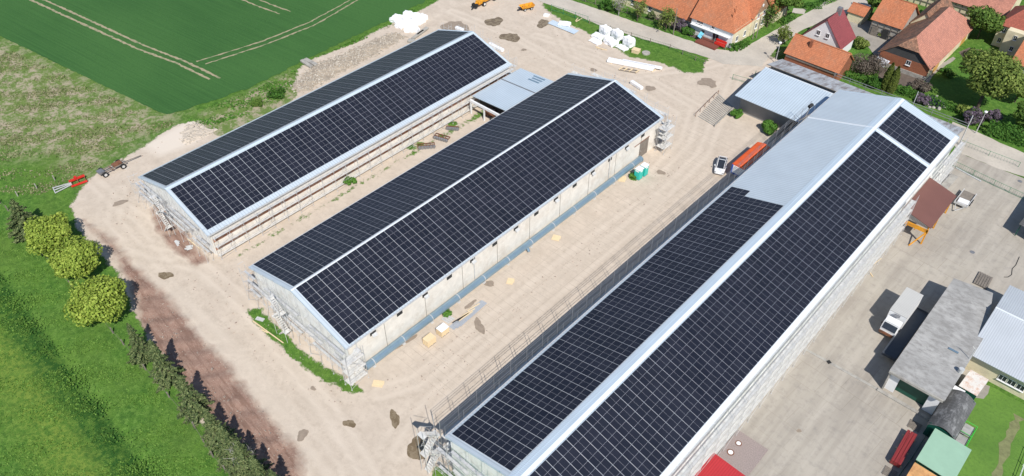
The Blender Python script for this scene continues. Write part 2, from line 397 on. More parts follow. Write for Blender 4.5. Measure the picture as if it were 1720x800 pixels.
def rough_outline(pts,step,amp,seed=1,closed=True):
    rg=random.Random(seed); out=[]; n=len(pts)
    for i in range(n if closed else n-1):
        a=Vector(pts[i][:2]);b=Vector(pts[(i+1)%n][:2]); k=max(1,int((b-a).length/step)); t=(b-a); nn=Vector((-t.y,t.x)).normalized()
        for j in range(k): out.append(a+t*(j/k)+nn*rg.uniform(-amp,amp)*(1 if (j or amp<.3) else .5))
    return out
def sheet(name,pts,z,mat,thick=0,kind='structure'):
    mb=MB(); 
    if thick: mb.ext([(p[0],p[1],z-thick) for p in pts],(0,0,thick))
    else: mb.add([(p[0],p[1],z) for p in pts],[tuple(range(len(pts)))])
    a=sum(pts[i][0]*pts[(i+1)%len(pts)][1]-pts[(i+1)%len(pts)][0]*pts[i][1] for i in range(len(pts)))
    if a<0: mb.f=[f[::-1] for f in mb.f]
    o=mb.build(name,mat,uv=False); o['kind']=kind; return o
def strip(line,w,jit=0.,seed=2):
    L=[Vector(p[:2]) for p in line]; a=[];b=[]; rg=random.Random(seed)
    for i,p in enumerate(L):
        t=(L[min(i+1,len(L)-1)]-L[max(i-1,0)]).normalized(); nn=Vector((-t.y,t.x)); ww=w[i] if isinstance(w,(list,tuple)) else w
        a.append(p+nn*(ww/2+rg.uniform(-jit,jit))); b.append(p-nn*(ww/2+rg.uniform(-jit,jit)))
    return a,b
def densify(line,step):
    out=[]
    for a,b in zip(line[:-1],line[1:]):
        a=Vector(a[:2]);b=Vector(b[:2]);k=max(1,int((b-a).length/step)); out+=[a.lerp(b,j/k) for j in range(k)]
    out.append(Vector(line[-1][:2])); return out
def ribbon(name,line,w,z,mat,jit=0.,step=1.5,seed=2,kind='structure'):
    a,b=strip(densify(line,step),w,jit,seed); n=len(a)
    mb=MB(); mb.add([(p.x,p.y,z) for p in a]+[(p.x,p.y,z) for p in b],[(n+i,n+i+1,i+1,i) for i in range(n-1)])
    o=mb.build(name,mat,uv=False); o['kind']=kind; return o
# wheat field
def wheat_mat():
    mm,n,l,b=newmat('wheat_rows'); p0=P(380,20); q0=P(560,-40); ang=math.atan2((P(345,130)-P(75,0)).y,(P(345,130)-P(75,0)).x)
    pos=geopos(n,l); pr=geopos(n,l,(1,1,1),-ang)
    st=noise(n,l,1.,6,.6,geopos(n,l,(.02,2.2,1),-ang)) 
    mp=n.new('ShaderNodeMapping'); l.new(pr,mp.inputs[0]); mp.inputs['Scale'].default_value=(.04,2.5,1)
    st=noise(n,l,1.,5,.6,mp.outputs[0]); n1=noise(n,l,.03,4,.5,pos); n2=noise(n,l,2.5,6,.7,pos)
    o=mix(n,l,mrange(n,l,st,.3,.7),(.034,.100,.026),(.052,.140,.036))
    o=mix(n,l,mrange(n,l,n1,.4,.65,0,.5),o,(.066,.160,.042))
    o=mix(n,l,mrange(n,l,n2,.5,.75,0,.5),o,(.020,.065,.020))
    l.new(o,b.inputs['Base Color']); b.inputs['Roughness'].default_value=.9; b.inputs['Specular IOR Level'].default_value=.15
    bump(n,l,b,n2,.5,.2); return mm
M['wheat']=wheat_mat()
e1=P(-60,32);e2=P(20,71);e3=P(272,191)
far=(e1-e3).normalized()
f1=P(420,150);f4=P(728,-4); fd=(P(728,-4)-P(560,80)).normalized()
fieldpts=rough_outline([tuple(e3+far*600)[:2],tuple(e3)[:2]],.8,.12,3,False)+rough_outline([tuple(P(*q))[:2] for q in ((280,192),(320,182),(420,148),(500,108),(560,78),(640,40),(728,-4))],.8,.35,4,False)
last=P(728,-4); fieldpts+=[(last.x+fd.x*500,last.y+fd.y*500),(-700,900),((e3+far*600).x-200,(e3+far*600).y+600)]
sheet('wheat_field',fieldpts,.06,M['wheat'])
M['track']=S('bare_field_track',(.36,.30,.19),.95,0,.2,2.,(.07,.15,.05),.8)
for i,t in enumerate(([(30,-10),(120,32),(230,82),(300,108),(352,134)],[(52,-10),(140,30),(240,76),(310,103),(370,132)],
    [(330,104),(370,92),(440,70),(520,38),(600,-6)],[(345,108),(380,97),(450,74),(530,42),(612,-6)],
    [(385,-10),(430,10),(470,24)],[(410,-10),(450,6),(488,20)])):
    ribbon('tractor_track',[P(*q) for q in t],.55 if i<2 else .38,.068+.0015*i,M['track'],.14,.7,i)
# paved yard right of the long hall
def paved_mat():
    mm,n,l,b=newmat('old_asphalt'); pos=geopos(n,l,(1,1,1),.09)
    n1=noise(n,l,.09,4,.6,pos); n2=noise(n,l,.9,7,.7,pos); n3=noise(n,l,7.,5,.7,pos)
    st=noise(n,l,.5,5,.6,geopos(n,l,(1.6,.12,1),-.15))
    o=mix(n,l,mrange(n,l,n1,.35,.65),(.33,.295,.25),(.41,.37,.31))
    o=mix(n,l,mrange(n,l,st,.4,.65,0,.65),o,(.48,.435,.37))
    o=mix(n,l,mrange(n,l,n2,.5,.72,0,.45),o,(.21,.195,.18))
    br=n.new('ShaderNodeTexBrick'); l.new(pos,br.inputs['Vector']); br.inputs['Scale'].default_value=1
    br.inputs['Brick Width'].default_value=4.; br.inputs['Row Height'].default_value=3.5; br.inputs['Mortar Size'].default_value=.035
    br.inputs['Color1'].default_value=(1,1,1,1); br.inputs['Color2'].default_value=(.90,.90,.90,1); br.inputs['Mortar'].default_value=(.70,.68,.65,1)
    o=mix(n,l,mrange(n,l,noise(n,l,.05,2,.5,pos),.42,.58,.1,.75),o,mix(n,l,1.,o,br.outputs['Color'],'MULTIPLY'))
    o=mix(n,l,mrange(n,l,n3,.66,.74,0,.5),o,(.14,.12,.11))
    l.new(o,b.inputs['Base Color']); b.inputs['Roughness'].default_value=.9; bump(n,l,b,n3,.3,.03); return mm
M['paved']=paved_mat()
pv=[(-19.5,20),(-19.5,147.5)]+[tuple(P(*q))[:2] for q in ((1622,262),(1720,300))]+[(25,126),(25,100),(3.4,100),(3.4,86.5),(1.0,86.5),(1.0,50),(1,20)]
sheet('paved_yard',pv,.03,M['paved'])
M['road']=None
def road_mat():
    mm,n,l,b=newmat('dusty_lane'); pos=geopos(n,l)
    n1=noise(n,l,.2,5,.6,pos); n2=noise(n,l,2.,7,.7,pos)
    o=mix(n,l,mrange(n,l,n1,.35,.65),(.44,.395,.335),(.54,.485,.41)); o=mix(n,l,mrange(n,l,n2,.5,.7,0,.4),o,(.30,.27,.235))
    l.new(o,b.inputs['Base Color']); b.inputs['Roughness'].default_value=.92; bump(n,l,b,n2,.25,.03); return mm
M['road']=road_mat()
def rd(ups,downs,name,z=.034,j=.12):
    a=[P(*q) for q in ups]; d=[P(*q) for q in downs][::-1]
    sheet(name,rough_outline([tuple(p)[:2] for p in a],1.2,j,5,False)+[tuple(a[-1])[:2]]+rough_outline([tuple(p)[:2] for p in d],1.2,j,6,False)+[tuple(d[-1])[:2]],z,M['road'])
rd([(880,-30),(940,-6),(1000,14),(1075,40),(1150,66),(1200,82),(1232,86),(1258,76),(1300,52),(1340,30),(1372,12),(1402,-6),(1440,-30)],
   [(850,-30),(900,0),(960,22),(1010,44),(1080,66),(1186,96),(1215,108),(1280,112),(1292,96),(1310,76),(1345,52),(1395,30),(1440,20),(1500,-4),(1540,-30)],'road')
rd([(1600,205),(1640,222),(1680,240),(1730,262),(1900,330)],[(1590,232),(1615,258),(1680,285),(1730,300),(1900,380)],'lane')
# ------------------------------------------------------------------ halls
PX,PG=1.745,.055
def panel_bm(mb,o,dy,ds,nn,L,W):
    """one module: frame box and two dark fields; o = corner, dy along ridge, ds down the slope"""
    t=.032; f=.008
    a=o; mb.m(0).ext([a,a+dy*L,a+dy*L+ds*W,a+ds*W],nn*t)
    if (dy.cross(ds)).dot(nn)<0: pass
    for k in (0,1):
        y0=f+k*(L/2-.0); y1=(L/2-.009) if k==0 else L-f
        if k==1: y0=L/2+.009
        q=[a+dy*y0+ds*f,a+dy*y1+ds*f,a+dy*y1+ds*(W-f),a+dy*y0+ds*(W-f)]
        q=[x+nn*(t+.003) for x in q]
        if (q[1]-q[0]).cross(q[2]-q[0]).dot(nn)<0: q=q[::-1]
        mb.m(1).add(q,[(0,1,2,3)])
def hall(name,label,xl,xr,he,xm,hr,y0,y1,arrays,wallinset=.35,wm='wallwhite',roofm='blue',cw=.45,cm='whitetrim'):
    t=thing(name,label,'hall',(xm,y0,0))
    th=.16
    # roof: one ribbed sheet per slope, ridge and verge trims
    for s,(xe) in ((0,xl),(1,xr)):
        mb=MB(); q=[Vector((xm,y0,hr)),Vector((xm,y1,hr)),Vector((xe,y1,he)),Vector((xe,y0,he))]
        mb.slab(q,th); r=mb.build('roof',M[roofm],t)
        g=MB(); sgn=1 if s else -1
        g.box((xe+sgn*.09,(y0+y1)/2,he-.12),(.16,y1-y0-.1,.13)); g.build('gutter',M['galv'],r)
    rd_=MB(); sl=(hr-he)/(xr-xm); sl2=(hr-he)/(xm-xl)
    rd_.ext([(xm-cw,y0-.01,hr-cw*sl2+.045),(xm,y0-.01,hr+.05),(xm+cw,y0-.01,hr-cw*sl+.045),(xm+cw,y0-.01,hr-cw*sl+.015),(xm,y0-.01,hr+.02),(xm-cw,y0-.01,hr-cw*sl2+.015)],(0,y1-y0+.02,0))
    rd_.build('ridge_cap',M[cm],t)
    for yy in (y0-.03,y1+.03):
        for q in ((xl-.02,he),(xr+.02,he)): vt=MB(); vt.beam((q[0],yy,he-.06),(xm,yy,hr-.06),.05,.32); vt.build('verge_trim',M['bluetrim'],t)
    # walls
    i=wallinset; wl,wr=xl+i,xr-i; hl=he+i*sl2-th-.03; hR=he+i*sl-th-.03
    ya,yb=y0+.45,y1-.45
    mb=MB(); mb.box((wr-.1,(ya+yb)/2,(hR)/2-.2),(.2,yb-ya,hR+.4)); mb.build('side_wall',M[wm],t)
    mb=MB(); mb.box((wl+.1,(ya+yb)/2,(hl)/2-.2),(.2,yb-ya,hl+.4)); mb.build('side_wall',M[wm],t)
    for yy in (ya,yb-.2):
        mb=MB(); mb.ext([(wl+.21,yy,-.4),(wr-.21,yy,-.4),(wr-.21,yy,hR),(xm,yy,hr-th-.03),(wl+.21,yy,hl)],(0,.2,0)); mb.build('gable_wall',M['wallgable'],t)
    # panels
    proto={}
    for (side,rows,W,ytop,ncols,pitch,mt,rowrange,notch) in arrays:
        xe=xr if side else xl
        ds=Vector((xe-xm,0,he-hr)).normalized(); nn=Vector((0,1,0)).cross(ds); 
        if nn.z<0: nn=-nn
        cells=[]
        for c in range(ncols+(1 if notch else 0)):
            for r in range(rows):
                if c==ncols and r not in notch: continue
                o=Vector((xm,ytop+c*pitch,hr))+ds*(mt+r*W)+nn*.07
                cells.append(o)
        key=side
        proto.setdefault('all',[]).extend([(o,ds,nn,pitch-PG,W-.012) for o in cells])
    allc=proto['all']
    camv=Vector((0,0,CH)); vis=[]
    for c in allc:
        o=c[0]; d=o-camv; ww=d.dot(_f); u=d.dot(_r)/ww*CF+860; v=400-d.dot(_u)/ww*CF
        a=abs(c[2].dot(d.normalized()))/(d.length**2)
        vis.append((a if (-5<u<1715 and 0<v<805) else 0))
    order=sorted(range(len(allc)),key=lambda k:-vis[k]); near=set(order[:100])
    cache={}
    for k in order[:100]:
        o,ds,nn,L,W=allc[k]; kk=(round(ds.x,4),round(L,4),round(W,4))
        if kk not in cache:
            mb=MB(); panel_bm(mb,Vector((0,0,0)),Vector((0,1,0)),ds,nn,L,W)
            ob=mb.build('solar_panel',[M['pframe'],M['cell']],None,uv=False); ob.parent=t; cache[kk]=ob
        else:
            ob=cache[kk].copy(); COL.objects.link(ob); ob.parent=t
        ob.location=o-Vector(t.location)
    mb=MB()
    for k in range(len(allc)):
        if k in near: continue
        o,ds,nn,L,W=allc[k]; panel_bm(mb,o,Vector((0,1,0)),ds,nn,L,W)
    ob=mb.build('solar_panels',[M['pframe'],M['cell']],t,uv=False); ob['kind']='stuff'
    return t
A_=hall('solar_hall','long barn with solar panels on both slopes beside the green wheat field, wide pale ridge','-' and -117.7,-96.0,4.85,-106.85,8.3,34.5,104.2,
  [(0,9,1.10,34.9,39,1.765,.75,None,None),(1,9,1.075,34.9,39,1.765,.62,None,None)])if False else None
halls={}
halls['A']=hall('solar_hall','leftmost solar-roofed hall, lying nearest the green wheat field and rubble heaps',-117.7,-96.0,4.85,-106.85,8.3,34.4,104.2,
  [(0,9,1.10,34.95,39,1.765,.75,None,None),(1,9,1.10,34.95,39,1.765,.60,None,None)],cw=.3,cm='bluetrim')
halls['B']=hall('solar_hall','middle solar-roofed hall with a white side wall and a grey-blue duct along it',-84.2,-61.5,6.0,-72.85,9.16,34.3,107.9,
  [(0,10,1.13,35.0,41,1.765,.28,None,None),(1,10,1.138,35.0,41,1.765,.20,None,None)],.3,cw=.17)
halls['C']=hall('solar_hall','rightmost and longest solar-roofed hall with bare pale blue roof at its far end',-40.85,-18.75,8.3,-29.75,11.3,32.9,134.4,
  [(0,9,1.085,33.6,34,1.78,1.3,None,(6,7,8)),(1,9,1.12,33.6,50,1.766,.62,None,None),(1,9,1.12,123.1,5,1.8,.62,None,None)],.3,'wallgable')
# expansion joint across the longest hall
t=halls['C']
mb=MB()
for xe in (-40.85,-18.75): mb.beam((-29.75,122.4,11.3+.06),(xe,122.4,8.28+.06),.28,.10)
mb.build('expansion_joint',M['whitetrim'],t)
mb=MB()
mb2=MB(); dE=Vector((11.,0,-3.)).normalized(); e0=Vector((-29.75,33.,11.33)); mb2.slab([e0+dE*10.75,e0+dE*11.38,e0+dE*11.38+Vector((0,101.3,0)),e0+dE*10.75+Vector((0,101.3,0))],.02); mb2.build('eave_sheet',M['whitetrim'],t)
for s,xe in ((1,-18.75),(-1,-40.85)):
    d=Vector((xe+29.75,0,8.2-11.3)).normalized(); n_=Vector((-d.z,0,d.x)) if d.x>0 else Vector((d.z,0,-d.x))
    for k,(a,w_) in enumerate(((.62,.04),)) : mb.beam(Vector((-29.75,33,11.3))+d*a+n_*.07,Vector((-29.75,134.3,11.3))+d*a+n_*.07,.05,.1)
mb.build('ridge_rail',M['bluetrim'],t)
mb=MB(); d=Vector((-11.1,0,-3.1)).normalized()
mb.slab([Vector((-29.75,33,11.37)),Vector((-29.75,134.3,11.37)),Vector((-29.75,134.3,11.37))+d*1.2,Vector((-29.75,33,11.37))+d*1.2],.03)
mb.build('ridge_sheet',M['bluetrim'],t)
# ------------------------------------------------------------------ scaffolds
def scaffold(label,p0,dr,out,bays,bay,width,levels,top,group='scaffolds standing round the halls',rails=True,board=False,tube='galv',braces=3,feet=True,toprails=None,dw=None,deckm='deck',skip=()):
    p0=Vector((*p0,0)); dr=Vector((*dr,0)); out=Vector((*out,0))
    t=thing('scaffold',label,'scaffold',p0,0,group)
    rr=.026 if tube=='tube' else .032
    def frame(H):
        mb=MB()
        for k in (0,width):
            b=out*k; mb.cyl(b+_z*.0,b+_z*(H),rr,n=5)
            if feet: mb.box(b+_z*.03,(.16,.16,.05))
        for z in levels: mb.cyl(out*0+_z*z,out*width+_z*z,rr,n=5)
        return mb
    tops=[top(i) if callable(top) else top for i in range(bays+1)]
    cache={}
    for i in range(bays+1):
        H=round(tops[i],1)
        if H not in cache:
            mb=frame(H); 
            o=mb.build('standard_frame',M[tube],None,uv=False); o.parent=t; cache[H]=o
        else: o=cache[H].copy(); COL.objects.link(o); o.parent=t
        o.location=dr*bay*i
    mb=MB(); dw=dw or width-.08; mb.box(out*(dw/2+.04)+dr*bay/2+Vector((0,0,-.03)),(abs(dr.x)*(bay-.06)+abs(out.x)*dw,abs(dr.y)*(bay-.06)+abs(out.y)*dw,.05))
    if board:
        mb.box(out*(width-.02)+dr*bay/2+_z*.09,(abs(dr.x)*(bay-.05)+abs(out.x)*.03,abs(dr.y)*(bay-.05)+abs(out.y)*.03,.16))
    dk=mb.build('deck',M[deckm],None,uv=False); dk.parent=t; first=True
    for z in levels:
        for i in range(bays):
            if z>min(tops[i],tops[i+1])-.7 or z in skip or (skip and (i*7+int(z*3))%4==0): continue
            if first: d=dk; first=False
            else: d=dk.copy(); COL.objects.link(d); d.parent=t
            d.location=dr*bay*i+_z*z
    if rails:
        for z in levels:
            for dz in (.5,1.0):
                for i in range(0,bays):
                    pass
        def rail(a,b,z,nm='guardrail'):
            mb=MB(); mb.cyl(p0+dr*a+out*width+_z*z,p0+dr*b+out*width+_z*z,.020 if tube=='tube' else .026,n=5); return mb.build(nm,M[tube],t,uv=False)
        for z in levels:
            ok=[i for i in range(bays) if z+.9<=min(tops[i],tops[i+1])]
            if not ok: continue
            for dz in (.5,1.0): rail(ok[0]*bay,(ok[-1]+1)*bay,z+dz)
        if toprails:
            for z in toprails: rail(0,bays*bay,z)
    for i in range(0,bays,braces):
        mb=MB(); zs_=[0]+[z for z in levels if z<tops[i]]
        for a,b in zip(zs_[:-1],zs_[1:]):
            mb.cyl(p0+dr*bay*i+out*width+_z*(a+.2),p0+dr*bay*(i+1)+out*width+_z*b,.022,n=5)
        if mb.v: mb.build('brace',M[tube],t,uv=False)
    return t
def stairs(t,base,dr,out,L,w,levels):
    """zigzag scaffold stair with decks"""
    b=Vector((*base,0)); dr=Vector((*dr,0)); out=Vector((*out,0)); z=0
    for k,z1 in enumerate(levels):
        a=b+_z*z+(dr*.3 if k%2==0 else dr*(L-.3)); c=b+_z*z1+(dr*(L-.5) if k%2==0 else dr*.5)
        mb=MB(); mb.beam(a+out*.15,c+out*.15,.06,.16); mb.beam(a+out*(w-.15),c+out*(w-.15),.06,.16)
        n=8
        for i in range(n): q=a.lerp(c,(i+.5)/n); mb.box(q+out*w/2,(abs(out.x)*(w-.3)+abs(dr.x)*.24,abs(out.y)*(w-.3)+abs(dr.y)*.24,.04))
        mb.build('stair_flight',M['deck'],t,uv=False)
        mb=MB(); e=b+_z*z1+(dr*(L-.25) if k%2==0 else dr*.25); mb.box(e+out*w/2,(abs(out.x)*w+abs(dr.x)*.6,abs(out.y)*w+abs(dr.y)*.6,.05)); mb.build('landing',M['deck'],t,uv=False)
        mb=MB()
        mb.cyl(a+out*w+_z*1,c+out*w+_z*1,.025,n=5); mb.build('handrail',M['galv'],t,uv=False)
        z=z1
    mb=MB()
    for i in (0,1):
        for j in (0,1): mb.cyl(b+dr*L*i+out*w*j,b+dr*L*i+out*w*j+_z*(levels[-1]+1.1),.032,n=5)
    mb.build('stair_post',M['galv'],t,uv=False)
def gable_top(xl,xm,xr,he,hr,x0,bay,sg=1):
    def f(i):
        x=x0+sg*bay*i
        h=hr-(hr-he)*abs(x-xm)/((xr-xm) if x>xm else (xm-xl)); return max(he,h)+.9
    return f
M['tube']=S('grey_scaffold_tube',(.55,.55,.55),.5,.2,.2,3.)
# hall A
sA=scaffold('low long scaffold with white boards along the right side of the leftmost hall',(-95.98,34.9),(0,1),(1,0),27,2.57,1.05,[.45,2.3,4.1],lambda i:5.2,dw=.62,tube='tube')
s1=scaffold('front scaffold across the near gable of the leftmost hall',(-117.9,33.9),(1,0),(0,-1),9,2.45,.95,[2,3.9,5.6,7.2],gable_top(-117.7,-106.85,-96,4.85,8.3,-117.9,2.45),tube='tube',dw=.34,deckm='tube',skip=(7.2,))
stairs(s1,(-108.2,32.9),(1,0),(0,-1),2.6,.9,[2,3.9,5.6,7.2])
scaffold('back scaffold rising behind the far gable of the leftmost hall',(-117.5,105.0),(1,0),(0,1),9,2.4,.8,[2,4,6],gable_top(-117.7,-106.85,-96,4.85,8.3,-117.5,2.4),braces=4)
# hall B
s2=scaffold('front scaffold across the near gable of the middle hall',(-84.3,33.8),(1,0),(0,-1),9,2.57,.95,[1.9,3.8,5.7,7.5],gable_top(-84.2,-72.85,-61.5,6,9.16,-84.3,2.57),tube='tube',dw=.34,deckm='tube',skip=(7.5,))
stairs(s2,(-75.6,32.8),(1,0),(0,-1),2.6,1.0,[1.9,3.8,5.7,7.5])
s3=scaffold('corner scaffold tower with diagonal stairs beside the near end of the duct',(-61.1,32.8),(0,1),(1,0),1,2.9,1.4,[1.0,3.0,5.0],7.)
stairs(s3,(-61.0,33.0),(0,1),(1,0),2.6,.9,[1.9,3.9,5.6])
scaffold('back scaffold rising behind the far gable of the middle hall',(-84,108.6),(1,0),(0,1),9,2.5,.9,[2,4,6,7.6],gable_top(-84.2,-72.85,-61.5,6,9.16,-84,2.5),braces=4)
s4=scaffold('scaffold tower at the far right corner of the middle hall near its dark door',(-60.9,105.6),(0,1),(1,0),1,2.6,1.9,[1.2,3.2,5.2],7.4)
stairs(s4,(-60.7,105.8),(0,1),(1,0),2.2,1.0,[2,4,6])
# hall C
scaffold('tall railing scaffold along the shaded left side of the longest hall',(-41.15,33.2),(0,1),(-1,0),30,3.07,.9,[2.3,4.5,6.9],9.8,tube='galvdark',toprails=[8.9,9.35,9.78],braces=4)
s5=scaffold('front scaffold across the near gable of the longest hall',(-41.6,32.4),(1,0),(0,-1),9,2.57,1.0,[2,4,6,8,9.6],gable_top(-40.85,-29.75,-18.3,8.2,11.3,-41.6,2.57),tube='tube',dw=.38,deckm='tube',skip=(9.6,))
stairs(s5,(-42.6,31.0),(0,1),(-1,0),2.6,1.1,[2,4,6,8])
scaffold('tall scaffold with many grey decks along the sunny right side of the longest hall',(-18.35,34.),(0,1),(1,0),26,3.07,.85,[1.9,3.8,5.6,7.3],8.6,tube='tube',braces=1)
scaffold('short scaffold at the far right corner of the longest hall beyond the brown canopy',(-18.35,126.4),(0,1),(1,0),3,2.9,.85,[1.9,3.8,5.6,7.3],8.6,tube='tube',braces=1)
M['bandbrick']=S('orange_brick',(.46,.21,.12),.9,0,.35,1.2,(.66,.60,.52),.7)
# hall details -----------------------------------------------------------
A,B,Cc=halls['A'],halls['B'],halls['C']
for i in range(13):
    y=37+i*5.2; mb=MB(); mb.box((-96.36,y,3.1),(.08,1.1,.8)); mb.build('window',M['dark'],A)
for i,z in enumerate((1.3,3.0)):
    mb=MB(); mb.box((-96.33,69.3,z),(.05,68.6,.62)); mb.build('brick_band',M['bandbrick'],A)
xw=-61.8
for i in range(14):
    y=39+i*4.85; mb=MB(); mb.box((xw+.02,y,4.95),(.10,1.0,.62)); w_=mb.build('window',M['dark'],B)
    if i%2==0:
        mb=MB(); mb.box((xw+.28,y+.1,4.7),(.5,.8,.05),M=Matrix.Rotation(R(35),3,'Y')); mb.build('shutter',M['galv'],w_)
for i in range(9):
    y=41+i*7.6; mb=MB(); mb.box((xw+.015,y,2.7),(.03,.06,5.2)); mb.build('panel_joint',M['woodgrey'],B)
for y in (58.6,92.3): 
    mb=MB(); mb.cyl((xw+.12,y,.2),(xw+.12,y,5.4),.07); mb.build('downpipe',M['galv'],B)
mb=MB(); mb.box((xw+.03,102.9,1.8),(.10,2.6,3.5)); d=mb.build('door',M['woodgrey'],B)
mb=MB(); mb.box((xw+.1,102.0,3.65),(.08,4.6,.1)); mb.build('door_rail',M['rust'],d)
mb=MB(); mb.box((xw+.1,101.9,1.6),(.03,.05,.25)); mb.build('handle',M['galv'],d)
# duct on legs
t=thing('duct','long grey-blue round duct on stub legs along the white wall of the middle hall','duct',(-60.75,36,0))
M['duct']=S('duct_metal',(.27,.38,.46),.3,.5,.12,.7)
mb=MB(); mb.cyl((-60.75,36.2,.95),(-60.75,100.6,.95),.54,n=20); mb.build('pipe',M['duct'],t,smooth=False)
mb=MB(); mb.cyl((-60.75,100.6,.95),(-60.75,100.75,.95),.62,n=20); mb.build('flange',M['duct'],t)
for i in range(12):
    y=37.5+i*5.5; mb=MB(); mb.box((-60.75,y,.05),(.7,.5,.1)); mb.box((-60.75,y,.3),(.5,.12,.5)); mb.cyl((-60.75,y-.05,.95),(-60.75,y+.05,.95),.575,n=18); mb.build('leg',M['galv'],t)
mb=MB(); mb.cyl((-60.7,69.5,.8),(-59.9,69.2,.25),.3,.22,12); mb.build('outlet',M['duct'],t)
# link shed between A and B
t=thing('link_shed','low pale blue roof with dark roof lights joining the two far left halls','shed',(-90,90,0))
rf=[Vector((-95.2,92.0,3.6)),Vector((-84.3,92.0,4.3)),Vector((-84.3,106.1,4.3)),Vector((-95.2,106.1,3.6))]
mb=MB().slab(rf,.14); r=mb.build('roof',M['blueX'],t)
mb=MB()
for (x,y,l) in ((-89.4,105.3,3.0),(-89.3,104.5,2.6),(-89.5,103.7,2.8)):
    z=3.6+(x+95.2)*.0642+.03; mb.box((x,y,z),(l,.4,.05)); 
    k=MB(); k.box((x,y,z),(l,.38,.06),M=Matrix.Rotation(-.064,3,'Y')); k.build('roof_light',M['duct'],r)
mb=MB(); mb.box((-89.8,100.3,4.02),(10.9,.22,.06),M=Matrix.Rotation(-.064,3,'Y')); mb.build('roof_seam',M['galvdark'],r)
mb=MB(); mb.box((-89.7,91.2,3.0),(10.6,.35,.5)); mb.build('front_beam',M['whitewall'],t)
mb=MB(); mb.box((-89.7,94.0,1.5),(10.6,.2,3.)); mb.build('front_wall',M['dark'],t)  # near-black panel, colour stands in for the shade inside the open front
mb=MB(); mb.box((-89.7,105.6,1.6),(10.6,.2,3.2)); mb.build('back_wall',M['wallwhite'],t)
for x in (-94.8,-91.2,-87.6,-84.9): mb=MB(); mb.box((x,91.2,1.4),(.25,.25,3.)); mb.build('post',M['whitewall'],t)
# D: blue roofed shed and grey roofed shed
t=thing('open_shed','pale blue ribbed-roof shed with grey boarded wall, left of the longest hall','shed',(-49,127,0))
mb=MB().slab([Vector((-57,126.0,4.25)),Vector((-41.3,126.0,4.25)),Vector((-41.3,137.2,5.5)),Vector((-57,137.2,5.5))],.12); r=mb.build('roof',M['blueX'],t)
mb=MB(); mb.box((-49.2,137.25,5.45),(15.7,.18,.25)); mb.build('roof_edge',M['whitetrim'],r)
M['boards']=ribbed('grey_wall_boards',(.30,.29,.28),.22,'X',.85,0,.4,.2)
mb=MB(); mb.box((-48.6,127.9,2.1),(15.6,.15,4.2)); mb.build('front_wall',M['boards'],t)
mb=MB(); mb.box((-56.4,132.5,2.1),(.15,9.1,4.2)); mb.build('side_wall',M['boards'],t)
mb=MB(); mb.box((-44.6,127.78,2.0),(2.4,.1,4.0)); mb.build('door',M['woodgrey'],t)
M['asb']=ribbed('weathered_grey_roof',(.40,.42,.44),.9,'X',.85,0,.18,.15,(.17,.14,.13),(.47,.62),(1.1,.12,1),1.)
t=thing('long_shed','long low weathered grey sheet-roofed shed behind the far end of the longest hall','shed',(-38,141,0))
mb=MB().slab([Vector((-57.2,138.2,5.7)),Vector((-20.0,138.2,5.7)),Vector((-20.0,145.3,3.9)),Vector((-57.2,145.3,3.9))],.1); r=mb.build('roof',M['asb'],t)
mb=MB(); mb.box((-38.6,138.1,5.72),(37.2,.14,.12)); mb.build('ridge_strip',M['woodgrey'],r)
for nm,c,d in (('front_wall',(-38.4,138.6,2.6),(36,.2,5.4)),('back_wall',(-38.4,144.8,1.8),(36,.2,3.7)),('side_wall',(-20.4,141.7,1.9),(.2,6.0,3.8)),('side_wall',(-56.6,141.7,1.9),(.2,6.,3.8))):
    mb=MB(); mb.box(c,d); mb.build(nm,M['concrete'],t)
t=thing('railing','grey pipe railing with two thin masts along the back of the long grey shed','railing',(-38,145.8,0))
for z in (4.4,4.9): mb=MB(); mb.cyl((-46,145.7,z),(-19.8,145.7,z),.05,n=6); mb.build('rail',M['galvdark'],t)
for i in range(9): mb=MB(); mb.cyl((-46+i*3.27,145.7,0),(-46+i*3.27,145.7,5),.05,n=6); mb.build('post',M['galvdark'],t)
mb=MB(); mb.cyl((-30.1,145.9,0),(-30.1,145.9,7.3),.06); mb.cyl((-19.8,145.9,0),(-19.8,145.9,6.6),.09);mb.build('mast',M['galv'],t)
# person and lights: stack of tools at the joint is left as a roof hoist
t=thing('roof_hoist','small dark hoist winch standing on the roof corner beside the open shed','hoist',(-41.2,121.6,8.3))
mb=MB(); mb.beam((-41.4,121.6,6.8),(-41.0,122.6,10.6),.16); mb.build('mast',M['galvdark'],t)
mb=MB(); mb.cyl((-41.1,122.1,10.5),(-40.9,122.9,10.7),.32,n=10); mb.build('winch',M['black'],t)
mb=MB(); mb.beam((-41.5,120.0,8.4),(-40.9,123.2,8.5),.12,.12); mb.build('base_beam',M['woodgrey'],t)
